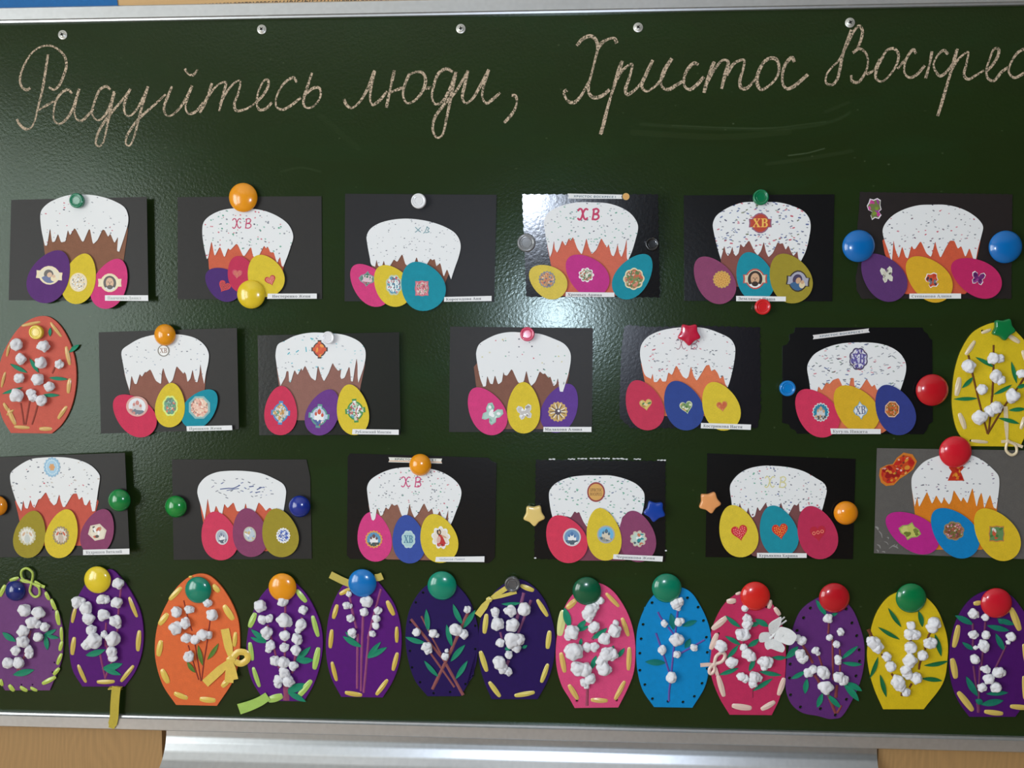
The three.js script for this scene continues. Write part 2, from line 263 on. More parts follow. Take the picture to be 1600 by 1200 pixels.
// ------------------------------------------------------------------ under and over the board
{
  // wood panelling under the board: left and right leaves stand proud of the piece behind the tray
  const yF = yBot - 0.012, L = at(253, 1160, -0.012).x, R = at(1372, 1185, -0.012).x;
  const panel = (x0, x1, z1) => { const g = box(x0, x1, 0, yF, -0.044, z1); return cardUv(g); };
  structure('wall_panel_left', panel(-2.5, L, -0.012), wood);
  structure('wall_panel_middle', panel(L + 0.0005, R - 0.0005, -0.03), wood);
  structure('wall_panel_right', panel(R, 3.2, -0.012), wood);
  // the chalk tray: a rounded aluminium profile
  const a = at(259, 1138, -0.004), b = at(1371, 1168, -0.004), y0 = at(800, 1155, -0.002).y, R2 = 0.054;
  const tray = thing('chalk_tray', 'rounded pale aluminium chalk tray under the middle of the board', 'tray');
  // a J-shaped sheet: flat against the wall at its top, sweeping forward into the trough
  const s = [[0, 0.004]];
  for (let i = 0; i <= 20; i++) { const t = i / 20 * Math.PI / 2; s.push([R2 * (1 - Math.cos(t)), -R2 * Math.sin(t)]); }
  s.push([R2 + 0.02, -R2], [R2 + 0.026, -R2 + 0.003], [R2 + 0.028, -R2 + 0.012]);
  const outer = s.map((p) => new THREE.Vector2(p[0], p[1])), inner = s.map((p, i) => { const a = s[Math.max(0, i - 1)], b = s[Math.min(s.length - 1, i + 1)], dx = b[0] - a[0], dy = b[1] - a[1], L = Math.hypot(dx, dy); return new THREE.Vector2(p[0] + dy / L * 0.0018, p[1] - dx / L * 0.0018); }).reverse();
  const q = new THREE.ExtrudeGeometry(new THREE.Shape([...outer, ...inner]), { depth: b.x - a.x, bevelEnabled: false });
  q.applyMatrix4(new THREE.Matrix4().makeBasis(new THREE.Vector3(0, 0, 1), new THREE.Vector3(0, 1, 0), new THREE.Vector3(-1, 0, 0)).setPosition((b.x - a.x) / 2, 0, -0.006));
  tray.position.set((a.x + b.x) / 2, y0, 0);
  const uvq = cardUv(toCreasedNormals(q, 0.6)); part('tray_profile', uvq, trayMetal, tray);
  const lip = new THREE.BoxGeometry(b.x - a.x, 0.03, 0.002).translate(0, -0.012, -0.0095); part('mounting_flange', lip, aluminium, tray);

  // the metre rule and the blue sheet behind the top rail
  const [c, x] = canvas(2048, 64); x.fillStyle = css([205, 165, 112]); x.fillRect(0, 0, 2048, 64);
  for (let i = 0; i < 400; i++) { x.fillStyle = 'rgba(150,105,60,' + rnd() * 0.12 + ')'; x.fillRect(rnd() * 2048, rnd() * 64, 60 + rnd() * 240, 1); }
  x.fillStyle = '#33261c'; x.font = 'bold 18px sans-serif'; x.textAlign = 'center'; x.textBaseline = 'middle';
  for (let n = 0; n <= 100; n++) {
    const X = 2038 - n * 20.28; x.fillRect(X - 1, 52, 2, 12); for (let k = 1; k < 10; k++) x.fillRect(X - k * 2.03 - 0.4, k === 5 ? 55 : 58, 0.9, 9);
    x.save(); x.translate(X, 41); x.rotate(Math.PI); x.fillText(String(n), 0, 0); x.restore();
  }
  const p70 = at(528, 1, -0.003), p80 = at(411, 5.5, -0.003), cm = p70.distanceTo(p80) / 10, len = cm * 101, ang = Math.atan2(p70.y - p80.y, p70.x - p80.x);
  const rule = thing('wooden_ruler', 'long wooden ruler with upside down numbers resting behind the top of the frame', 'ruler');
  const g = new THREE.BoxGeometry(len, cm * 3.2, 0.005); const face = printed(c, 0.5);
  const mid = p70.clone().addScaledVector(p80.clone().sub(p70).normalize(), -cm * 20);   // the 50 mark
  rule.position.set(mid.x, mid.y, -0.006); rule.rotation.z = ang;
  const plainWood = new THREE.MeshStandardMaterial({ color: rgb([205, 165, 112]), roughness: 0.55 });
  g.translate(-cm * 0, cm * 0.45, 0);
  part('printed_face', g, [plainWood, plainWood, plainWood, plainWood, face, plainWood], rule);
  const blue = thing('blue_folder', 'bright blue card folder at the top left, covering the end of the ruler', 'folder');
  const e = at(180, 0, -0.001), f = at(183.5, 12, -0.001);
  blue.position.set(e.x - 0.16, yTop + 0.0175, -0.002);
  const o = blue.position, sh = (d) => [[-0.17, -0.002], [f.x - o.x + 0.001, -0.002], [e.x - o.x - 0.006, 0.09], [-0.17, 0.1]].map((p) => new THREE.Vector2(p[0] + d, p[1]));
  part('front_cover', slab(sh(0), -0.0008, 0), paper([18, 105, 172], 0.5), blue);
  part('back_cover', slab(sh(-0.004), -0.0014, -0.0009), paper([16, 92, 150], 0.5), blue);
}

// ------------------------------------------------------------------ print sheets: stickers, icing, name strips
const PURPLE = [96, 52, 122], YELLOW = [226, 200, 58], PINK = [218, 66, 130], RED = [212, 58, 92], TEAL = [24, 146, 166], MAUVE = [142, 70, 108], OLIVE = [164, 148, 48], BLUE = [52, 76, 152];
const ORANGE = [214, 104, 76], BROWN = [138, 92, 74], CORAL = [212, 100, 84];
const [stickerSheet, sx] = canvas(2048, 2048), SC = 204; let stickerN = 0;
const lobes = (n, d, ph = 0) => Array.from({ length: n * 8 }, (_, i) => { const a = i / (n * 8) * Math.PI * 2, r = 1 - d + d * Math.abs(Math.cos((a + ph) * n / 2)); return [Math.cos(a) * r, Math.sin(a) * r]; });
const poly = (n, ph) => Array.from({ length: n }, (_, i) => [Math.cos(i / n * 6.2832 + ph), Math.sin(i / n * 6.2832 + ph)]);
const SHAPES = {
  round: () => poly(36, 0),
  scallop: () => lobes(16, 0.13), flower: () => lobes(9, 0.2), ornate: () => lobes(8, 0.11, 0.4), oct: () => poly(8, 0.39), hex: () => poly(6, 0.5),
  ribbon: () => [[-1, -0.42], [-0.72, -0.42], [-0.62, -0.62], [-0.42, -0.85], [-0.15, -1], [0.15, -1], [0.42, -0.85], [0.62, -0.62], [0.72, -0.42], [1, -0.42], [0.96, 0], [1, 0.42], [0.72, 0.42], [0.62, 0.62], [0.42, 0.85], [0.15, 1], [-0.15, 1], [-0.42, 0.85], [-0.62, 0.62], [-0.72, 0.42], [-1, 0.42], [-0.96, 0]],
  tabs: () => { const r = []; for (let k = 0; k < 4; k++) { const t = k * Math.PI / 2, q = (x, y) => [x * Math.cos(t) - y * Math.sin(t), x * Math.sin(t) + y * Math.cos(t)]; r.push(q(0.76, -0.22), q(1, -0.22), q(1, 0.22), q(0.76, 0.22), q(0.7, 0.4), q(0.56, 0.56), q(0.4, 0.7)); } return r; },
  heart: () => Array.from({ length: 40 }, (_, i) => { const t = i / 40 * 6.2832, s = Math.sin(t); return [s * s * s, -(13 * Math.cos(t) - 5 * Math.cos(2 * t) - 2 * Math.cos(3 * t) - Math.cos(4 * t)) / 15.5 - 0.1]; }),
  diamond: () => [[0, -1], [0.28, -0.62], [0.72, -0.42], [1, 0], [0.72, 0.42], [0.28, 0.62], [0, 1], [-0.28, 0.62], [-0.72, 0.42], [-1, 0], [-0.72, -0.42], [-0.28, -0.62]],
  cushion: () => [[-0.9, -0.9], [-0.5, -0.86], [0, -0.97], [0.5, -0.86], [0.9, -0.9], [0.86, -0.5], [0.97, 0], [0.86, 0.5], [0.9, 0.9], [0.5, 0.86], [0, 0.97], [-0.5, 0.86], [-0.9, 0.9], [-0.86, 0.5], [-0.97, 0], [-0.86, -0.5]],
  butterfly: () => [[0, -0.25], [0.2, -0.75], [0.65, -1], [0.95, -0.7], [0.85, -0.2], [0.6, 0.05], [0.8, 0.4], [0.6, 0.9], [0.25, 0.8], [0, 0.45], [-0.25, 0.8], [-0.6, 0.9], [-0.8, 0.4], [-0.6, 0.05], [-0.85, -0.2], [-0.95, -0.7], [-0.65, -1], [-0.2, -0.75]],
  blossom: () => [[-0.6, -0.95], [-0.1, -0.85], [0.4, -1], [0.85, -0.8], [0.8, -0.35], [0.95, 0.05], [0.6, 0.25], [0.95, 0.55], [0.6, 0.9], [0.1, 0.8], [-0.3, 1], [-0.5, 0.6], [-0.3, 0.25], [-0.8, 0.1], [-1, -0.3], [-0.75, -0.6]],
  bouquet: () => [[-0.95, 0.35], [-0.9, -0.05], [-0.55, -0.25], [-0.25, -0.3], [-0.05, -0.65], [0.3, -0.95], [0.75, -0.85], [0.98, -0.45], [0.8, 0], [0.45, 0.3], [0.1, 0.55], [-0.2, 0.9], [-0.6, 0.95], [-0.85, 0.75]],
  vase: () => [[-0.8, -1], [0.8, -1], [0.95, -0.55], [0.55, -0.1], [0.75, 0.3], [1, 1], [-1, 1], [-0.7, 0.3], [-0.5, -0.1], [-0.85, -0.55]],
};
function drawSticker(shape, [rim, ground, ...cols], fig, text) {
  const i = stickerN++, X = (i % 10) * SC, Y = Math.floor(i / 10) * SC, R = SC / 2 - 3, q = SHAPES[shape]();
  sx.save(); sx.translate(X + SC / 2, Y + SC / 2);
  const trace = (k) => { sx.beginPath(); q.forEach((p, n) => sx[n ? 'lineTo' : 'moveTo'](p[0] * R * k, p[1] * R * k)); sx.closePath(); };
  sx.fillStyle = css(rim); sx.fillRect(-SC / 2, -SC / 2, SC, SC);
  trace(0.82); sx.fillStyle = css(ground); sx.fill(); sx.save(); sx.clip();
  const C = (k) => css(cols[k % cols.length]), dot = (x, y, r, k, ry = r, rot = 0) => { sx.fillStyle = typeof k === 'string' ? k : C(k); sx.beginPath(); sx.ellipse(x * R, y * R, r * R, ry * R, rot, 0, 7); sx.fill(); };
  if (fig === 'floral') for (let n = 0; n < 90; n++) { const a = rnd() * 6.28, r = Math.sqrt(rnd()) * 0.8, q = n < 40 ? 1 : 0.5; dot(Math.cos(a) * r, Math.sin(a) * r, q * (0.09 + rnd() * 0.13), n < 60 ? Math.floor(rnd() * cols.length) : ['rgba(60,50,45,0.5)', 'rgba(245,240,225,0.6)'][n % 2], q * (0.06 + rnd() * 0.08), rnd() * 3); }
  if (fig === 'glitter') for (let n = 0; n < 260; n++) { const a = rnd() * 6.28, r = Math.sqrt(rnd()); dot(Math.cos(a) * r, Math.sin(a) * r, 0.02 + rnd() * 0.05, Math.floor(rnd() * cols.length)); }
  if (fig === 'scene') {                                              // a chapel on a hill
    dot(0, 1.0, 1.2, 1, 0.75); for (const [x, h, w] of [[-0.3, 0.35, 0.14], [0, 0.55, 0.2], [0.32, 0.3, 0.14]]) { sx.fillStyle = C(0); sx.fillRect((x - w) * R, (0.25 - h) * R, 2 * w * R, (h + 0.1) * R); dot(x, 0.2 - h, w * 0.9, 2, w * 1.1); sx.fillStyle = C(2); sx.fillRect(x * R - 2, (-0.1 - h) * R, 4, 0.2 * R); }
    for (let n = 0; n < 16; n++) dot(rnd() * 1.6 - 0.8, 0.35 + rnd() * 0.6, 0.05 + rnd() * 0.1, n);
  }
  if (fig === 'icon') { sx.scale(1.28, 1.28); dot(0, 0.02, 0.44, 0, 0.6); dot(0, 0.75, 0.6, 2, 0.42); dot(0, 0, 0.27, 1, 0.42); dot(0, 0.36, 0.2, 0, 0.18); dot(-0.1, -0.06, 0.05, 0, 0.025); dot(0.1, -0.06, 0.05, 0, 0.025); dot(0, 0.05, 0.025, 0, 0.1); dot(0, 0.22, 0.08, 0, 0.025); }
  if (fig === 'mother') { dot(-0.05, -0.1, 0.38, 0, 0.5); dot(-0.15, 0.65, 0.55, 2, 0.55); dot(0.02, -0.05, 0.2, 1, 0.28, 0.2); dot(0.36, 0.3, 0.24, 3, 0.3); dot(0.36, 0.05, 0.14, 1, 0.16); }
  if (fig === 'lady') { dot(-0.1, -0.5, 0.22, 0, 0.26); dot(-0.08, -0.48, 0.12, 1, 0.15); sx.fillStyle = C(2); sx.beginPath(); sx.moveTo(-0.2 * R, -0.25 * R); sx.lineTo(0.15 * R, -0.25 * R); sx.lineTo(0.5 * R, 0.75 * R); sx.lineTo(-0.55 * R, 0.7 * R); sx.fill(); dot(-0.25, 0.15, 0.2, 3, 0.32, 0.4); dot(0.35, -0.05, 0.28, 1, 0.08, 0.5); for (let n = 0; n < 20; n++) dot(rnd() * 1.5 - 0.75, 0.55 + rnd() * 0.3, 0.06, n + 2); }
  if (fig === 'angel') { dot(0, -0.15, 0.2, 0, 0.3); dot(-0.4, -0.2, 0.26, 1, 0.12, -0.9); dot(0.4, -0.2, 0.26, 1, 0.12, 0.9); dot(0, 0.35, 0.34, 2, 0.5); dot(0, -0.35, 0.13, 3, 0.15); for (let n = 0; n < 14; n++) dot(Math.cos(n * 0.45) * 0.75, Math.sin(n * 0.45) * 0.75, 0.07, n); }
  if (fig === 'seeds') { for (let n = 0; n < 40; n++) { const a = n * 2.4, r = Math.sqrt(n / 40) * 0.85; dot(Math.cos(a) * r, Math.sin(a) * r, 0.07, 0); } }
  if (fig === 'rings') for (const x of [-0.5, 0, 0.5]) { dot(x, -0.12 - x * 0.15, 0.2, 0); dot(x, -0.12 - x * 0.15, 0.13, 1); }
  if (fig === 'star') { for (let n = 0; n < 24; n++) dot(Math.cos(n * 0.262) * 0.72, Math.sin(n * 0.262) * 0.72, 0.08, 1); for (let n = 0; n < 6; n++) dot(Math.cos(n * 1.047) * 0.24, Math.sin(n * 1.047) * 0.24, 0.13, 0); dot(0, 0, 0.12, 2); }
  if (fig === 'spokes') { for (let n = 0; n < 26; n++) { sx.strokeStyle = C(n); sx.lineWidth = 7; sx.beginPath(); sx.moveTo(0, 0); sx.lineTo(Math.cos(n * 0.2417) * R, Math.sin(n * 0.2417) * R); sx.stroke(); } dot(0, 0, 0.3, 1); dot(0.08, -0.08, 0.12, 0); }
  if (fig === 'shine') { for (let n = 0; n < 9; n++) dot(rnd() * 1.3 - 0.65, rnd() * 1.3 - 0.65, 0.16 + rnd() * 0.16, n, 0.1 + rnd() * 0.1, rnd() * 3); }
  if (text) { sx.fillStyle = C(0); sx.textAlign = 'center'; sx.textBaseline = 'middle'; const rows = text.split('|'); rows.forEach((t, n) => { const hgt = (rows.length > 1 ? 0.42 : 0.95) * R; sx.font = 'bold ' + hgt + 'px serif'; sx.save(); sx.translate(0, (n - (rows.length - 1) / 2) * hgt * 0.98); sx.scale(Math.min(1.1, 1.3 * R / sx.measureText(t).width), rows.length > 1 ? 1 : 1.2); sx.fillText(t, 0, 0); sx.restore(); }); }
  sx.restore(); sx.restore();
  return { cell: [X / 2048, 1 - (Y + SC) / 2048, (X + SC) / 2048, 1 - Y / 2048], q };
}
const stickerPrint = printed(stickerSheet, 0.38);
const [icingSheet, ix] = canvas(2048, 2048); ix.fillStyle = css([230, 232, 233]); ix.fillRect(0, 0, 2048, 2048);
const icingPrint = printed(icingSheet, 0.7, { bumpMap: grainBump, bumpScale: 0.00003 });
const [stripSheet, tx] = canvas(1024, 1280); tx.fillStyle = css([232, 233, 234]); tx.fillRect(0, 0, 1024, 1280);
const stripPrint = printed(stripSheet, 0.7);
let stripN = 0;
function strip(text, { font = 'bold 45px serif', color = '#55585e', x0 = 30, stripe, ground, middle, alpha = 1 } = {}) {
  const i = stripN++, X = (i % 2) * 512, Y = Math.floor(i / 2) * 64;
  if (ground) { tx.fillStyle = css(ground); tx.fillRect(X, Y, 512, 64); }
  if (stripe) { tx.fillStyle = css(stripe); tx.fillRect(X, Y + 42, 512, 10); }
  tx.globalAlpha = alpha; tx.fillStyle = color; tx.font = font; tx.textBaseline = 'middle'; tx.textAlign = middle ? 'center' : 'left'; tx.fillText(text, X + (middle ? 256 : x0), Y + (stripe ? 22 : 33), 400); tx.globalAlpha = 1;
  return [X / 1024, 1 - (Y + 64) / 1280, (X + 512) / 1024, 1 - Y / 1280];
}
function handXB(x, cx, cy, h, color, lw) {                            // two hand drawn capitals with curled ends
  x.strokeStyle = color; x.lineWidth = lw; x.lineCap = x.lineJoin = 'round'; const s = h / 100;
  const pen = (pts) => { const q = spline(pairs(pts), 8); x.beginPath(); q.forEach((p, i) => x[i ? 'lineTo' : 'moveTo'](cx + p[0] * s, cy + p[1] * s)); x.stroke(); };
  pen([-112, -36, -100, -50, -82, -46, -70, -8, -56, 38, -42, 48, -28, 36]); pen([-26, -44, -40, -50, -56, -36, -70, -4, -86, 40, -102, 50, -114, 40]);
  pen([34, -46, 30, 0, 22, 48]); pen([28, -42, 60, -50, 78, -34, 66, -8, 38, 0, 72, 6, 80, 28, 58, 48, 22, 46]);
}

// ------------------------------------------------------------------ collages: a card, a paper cake with icing, three paper eggs
let icingN = 0; const hung = [];
function edgeWave(quad, amp, step) {
  const r = [];
  for (let i = 0; i < quad.length; i++) {
    const a = quad[i], b = quad[(i + 1) % quad.length], L = Math.hypot(b[0] - a[0], b[1] - a[1]), n = Math.max(1, Math.round(L / step));
    for (let k = 0; k < n; k++) { const t = k / n, d = amp * (Math.sin(k * 2.1) + 0.4 * (rnd() - 0.5)); r.push([a[0] + (b[0] - a[0]) * t + (b[1] - a[1]) / L * d, a[1] + (b[1] - a[1]) * t - (b[0] - a[0]) / L * d]); }
  }
  return r;
}
const eggOutline = (x1, y1, x2, y2, w, k = 0.17) => {
  const r = [], ax = (x2 - x1), ay = (y2 - y1), L = Math.hypot(ax, ay), nx = -ay / L, ny = ax / L;
  for (let i = 0; i < 40; i++) { const a = i / 40 * Math.PI * 2, t = (1 - Math.cos(a)) / 2, s = Math.sin(a) * w / 2 * (1 - k * Math.cos(a)) / (1 + 0.08 * k); r.push([x1 + ax * t + nx * s, y1 + ay * t + ny * s]); }
  return r;
};
function collage(d) {
  const g = thing('easter_collage', d.label, 'collage', 'paper Easter cake collages on the board'), [ox, oy, s] = d.o;
  const sheet = pairs(d.sheet), mid = sheet.reduce((a, p) => [a[0] + p[0] / sheet.length, a[1] + p[1] / sheet.length], [0, 0]);
  const [ax = 0, ay = 0] = d.tilt ?? [];
  const h = new Hang(g, ox + mid[0] / s, oy + mid[1] / s, 0.0008 + 0.105 * Math.abs(Math.sin(ay)) + 0.078 * Math.abs(Math.sin(ax)), ax, ay); h.crop = d.o; hung.push(h);
  const cut = (pts, h0, h1) => slab(pts.map(([x, y]) => h.p(x, y, h1)), h0, h1);
  const card = d.gloss ? glossCard(d.card ?? [15, 15, 18], d.gloss > 1 ? 0.19 : 0.25) : paper(d.card ?? [38, 36, 35], 0.5);
  part('card', cut(d.wavy ? edgeWave(sheet, d.wavy, 22) : sheet, 0, 0.0006), card, g);
  part('cake', cut(soften(((c) => [c[0], [c[0][0] + 90, c[0][1] - 110], [c[1][0] - 90, c[1][1] - 110], ...c.slice(1), c[0]])(pairs(d.cake)), 0.06).slice(0, -1), 0.0009, 0.0012), paper(d.cakeColor), g);
  // icing
  const top = spline(pairs(d.icing), 4), teeth = soften([top[top.length - 1], ...pairs(d.teeth), top[0]], 0.16).slice(1, -1), ring = [...top, ...teeth];
  const xs = ring.map((p) => p[0]), ys = ring.map((p) => p[1]), x0 = Math.min(...xs), x1 = Math.max(...xs), y0 = Math.min(...ys), y1 = Math.max(...ys);
  const n = icingN++, CX = (n % 4) * 512, CY = Math.floor(n / 4) * 400;
  ix.save(); ix.beginPath(); ix.rect(CX, CY, 512, 400); ix.clip(); ix.translate(CX, CY); ix.scale(512 / (x1 - x0), 400 / (y1 - y0)); ix.translate(-x0, -y0);
  const k = d.specks, zone = k.zone ?? [x0, y0, x1, y1];
  for (let i = 0; i < k.n; i++) {
    const X = zone[0] + rnd() * (zone[2] - zone[0]), Y = zone[1] + rnd() * (zone[3] - zone[1]), c = k.c[Math.floor(rnd() * k.c.length)], q = (k.s ?? 5) * (0.6 + rnd() * 0.8), a = -0.6 + rnd() * 1.2;
    ix.strokeStyle = css(c); ix.globalAlpha = 0.45 + rnd() * 0.5; ix.lineWidth = q; ix.lineCap = 'round'; ix.beginPath(); ix.moveTo(X, Y); ix.lineTo(X + Math.cos(a) * q * (k.l ?? 0.8), Y + Math.sin(a) * q * (k.l ?? 0.8)); ix.stroke();
  }
  ix.globalAlpha = 1;
  if (d.xb) { const [X, Y, H, c, lw] = d.xb; handXB(ix, X, Y, H, css(c), lw); }
  if (d.scrawl) for (const [c, lw, pts] of d.scrawl) { ix.strokeStyle = css(c); ix.lineWidth = lw; ix.lineCap = 'round'; ix.beginPath(); spline(pairs(pts), 5).forEach((p, i) => ix[i ? 'lineTo' : 'moveTo'](p[0], p[1])); ix.stroke(); }
  ix.restore();
  const ic = cellUv(cut(ring, 0.0017, 0.0021), [CX / 2048, 1 - (CY + 400) / 2048, (CX + 512) / 2048, 1 - CY / 2048]);
  const icing = part('icing', ic, icingPrint, g);
  const stick = (parent, [x, y, w, hh, rot, shape, cols, fig, text], z) => {
    const st = drawSticker(shape, cols, fig, text), c = Math.cos(rot), q = Math.sin(rot), pts = st.q.map(([a, b]) => [x + (a * c * w - b * q * hh) / 2, y + (a * q * w + b * c * hh) / 2]);
    const geo = cut(pts, z, z + 0.0002), o = h.p(x, y, z + 0.0002), p = geo.attributes.position, uv = geo.attributes.uv, [u0, v0, u1, v1] = st.cell, W = w / s * PX, HH = hh / s * PX, f = (SC / 2 - 3) / SC;
    for (let i = 0; i < p.count; i++) { const dx = p.getX(i) - o.x, dy = p.getY(i) - o.y, a = (dx * c - dy * q) / W * 2, b = (dx * q + dy * c) / HH * 2; uv.setXY(i, (u0 + u1) / 2 + (u1 - u0) * a * f * 0.97, (v0 + v1) / 2 + (v1 - v0) * b * f * 0.97); }
    part('sticker', geo, stickerPrint, parent);
  };
  for (const st of d.stickers ?? []) stick(g, st, 0.0008);
  for (const st of d.icingStickers ?? []) stick(icing, st, 0.0023);
  // eggs, lowest first
  let level = 0.0024;
  for (const [x1e, y1e, x2e, y2e, w, color, st, under] of d.eggs) {
    const z = under ? 0.0013 : (level += 0.0005);
    const e = part('paper_egg', cut(eggOutline(x1e, y1e, x2e, y2e, w), z, z + 0.0003), paper(color), g);
    if (st) stick(e, st, z + 0.00036);
  }
  level += 0.0008;
  const along = (geo, q, z, [u0, v0, u1, v1]) => {                     // print that runs along a slanting strip
    const [a, b, c] = [q[0], q[1], q[q.length === 4 ? 3 : 4]].map(([x, y]) => h.p(x, y, z)), ex = b.sub(a), ey = c.sub(a), down = new THREE.Vector2(ex.y, -ex.x), p = geo.attributes.position, v = new THREE.Vector2();
    for (let i = 0; i < p.count; i++) { v.set(p.getX(i), p.getY(i)).sub(a); geo.attributes.uv.setXY(i, u0 + (u1 - u0) * v.dot(ex) / ex.lengthSq(), v1 - (v1 - v0) * v.dot(down) / ey.dot(down)); }
    return geo;
  };
  if (d.name) { const [q, text, opt] = d.name; part('name_strip', along(cut(pairs(q), level, level + 0.0002), pairs(q), level, strip(text, opt)), stripPrint, g); }
  if (d.banner) { const [q, opt] = d.banner; part('banner_strip', along(cut(pairs(q), 0.001, 0.0013), pairs(q), 0.0013, strip('ХРИСТОС ВОСКРЕСЕ !', { font: 'bold 38px sans-serif', color: '#5f7382', middle: true, ...opt })), stripPrint, g); }
  for (const [x1, y1, x2, y2, w] of d.smears ?? []) { const path = spline([[x1, y1], [(x1 + x2) / 2 + 6, (y1 + y2) / 2 - 5], [x2, y2]], 3).map(([x, y]) => h.p(x, y, 0.0007)); part('glue_smear', band(path, w / s * PX, 0.00062, 0.00012, { width: (t) => 0.4 + 0.6 * Math.sin(Math.PI * t) }), paper([150, 148, 146], 0.5), g); }
  if (d.tears) { const gs = d.tears.map(([x, y, w]) => cut(edgeWave([[x - w, y - 4], [x + w, y - 5], [x + w, y + 5], [x - w, y + 4]], 3, 12), 0.0006, 0.0008)); part('torn_edge', mergeGeometries(gs), paper([225, 228, 230]), g); }
}
const DK = [70, 75, 90], RD = [190, 60, 80], GN = [70, 150, 120], BL = [50, 70, 130], GY = [130, 135, 145], CY = [60, 170, 190];
const CREAM = [222, 205, 165], GOLD = [198, 160, 80], SILVER = [205, 208, 210], SKIN = [205, 165, 130], HAIR = [52, 38, 30], WHITE = [236, 236, 236], GRASS = [70, 120, 60], RUST = [196, 88, 50], SKY = [70, 150, 200], SLATE = [80, 95, 110];
collage({ label: 'collage at the top left, its yellow egg between a purple and a pink one', o: [0, 280, 5.715], tilt: [0, -0.05],
  sheet: [100, 185, 1310, 158, 1325, 1085, 77, 1080], cakeColor: [142, 98, 76], cake: [375, 440, 1145, 440, 1060, 1030, 440, 1030],
  icing: [400, 592, 370, 450, 360, 320, 375, 270, 430, 215, 520, 170, 620, 142, 780, 138, 900, 155, 1020, 195, 1110, 250, 1140, 310, 1145, 380, 1120, 480, 1065, 648],
  teeth: [1045, 642, 1055, 510, 1022, 572, 985, 485, 965, 515, 935, 455, 915, 450, 870, 545, 830, 582, 800, 430, 740, 572, 668, 430, 625, 502, 605, 450, 585, 555, 545, 565, 518, 485, 490, 557, 465, 562, 447, 430, 420, 594],
  specks: { n: 70, c: [DK, GY, GY, RD], s: 7 },
  eggs: [[1075, 716, 890, 1147, 305, PINK, [980, 925, 210, 165, 0, 'ribbon', [CREAM, [228, 214, 178], HAIR, SKIN, SILVER], 'icon']], [775, 666, 645, 1110, 295, YELLOW, [700, 920, 155, 168, 0, 'round', [CREAM, [215, 200, 170], SILVER, GOLD, HAIR, WHITE, SILVER], 'glitter']], [560, 645, 325, 1088, 355, PURPLE, [440, 858, 235, 165, 0.1, 'ribbon', [CREAM, [214, 205, 180], HAIR, SKIN, BL, CREAM], 'mother']]],
  name: [[937, 1036, 1322, 1036, 1324, 1087, 937, 1085], 'Панченко Данил', { alpha: 0.75, color: '#8a9088' }] });
collage({ label: 'collage whose red egg overlaps a purple egg, large yellow magnet covering them', o: [260, 280, 5.715],
  sheet: [100, 160, 1385, 152, 1390, 1070, 100, 1072], cakeColor: ORANGE, cake: [365, 560, 1090, 560, 1030, 870, 1000, 1020, 560, 1048, 440, 990, 380, 800],
  icing: [360, 712, 335, 600, 320, 470, 330, 390, 370, 340, 470, 285, 580, 262, 690, 262, 800, 268, 900, 290, 1000, 335, 1080, 395, 1120, 460, 1132, 520, 1110, 600, 1080, 690, 1044, 782],
  teeth: [1030, 775, 1015, 690, 988, 752, 958, 650, 930, 657, 905, 600, 890, 618, 872, 592, 820, 695, 775, 693, 755, 600, 690, 697, 630, 570, 570, 634, 550, 615, 518, 702, 478, 598, 430, 692, 403, 545, 372, 706],
  specks: { n: 190, c: [DK, GN, GY, RD, GY], s: 10, l: 0.3 }, xb: [690, 395, 85, [190, 60, 100], 9],
  eggs: [[362, 828, 650, 1040, 275, [80, 48, 118], [515, 960, 110, 110, 0.5, 'heart', [[205, 40, 50], [205, 40, 50], HAIR], 'seeds']], [618, 688, 725, 1010, 255, [200, 55, 90], [632, 848, 95, 92, 0.1, 'heart', [[200, 55, 90], [200, 55, 90], GOLD], 'seeds']], [800, 683, 962, 1036, 320, YELLOW, [930, 905, 98, 98, -0.35, 'heart', [[180, 40, 40], [205, 60, 50], [225, 190, 170], [170, 40, 40]], 'seeds']]],
  name: [[905, 1022, 1343, 1021, 1343, 1067, 900, 1068], 'Нестеренко Женя', { x0: 46 }] });
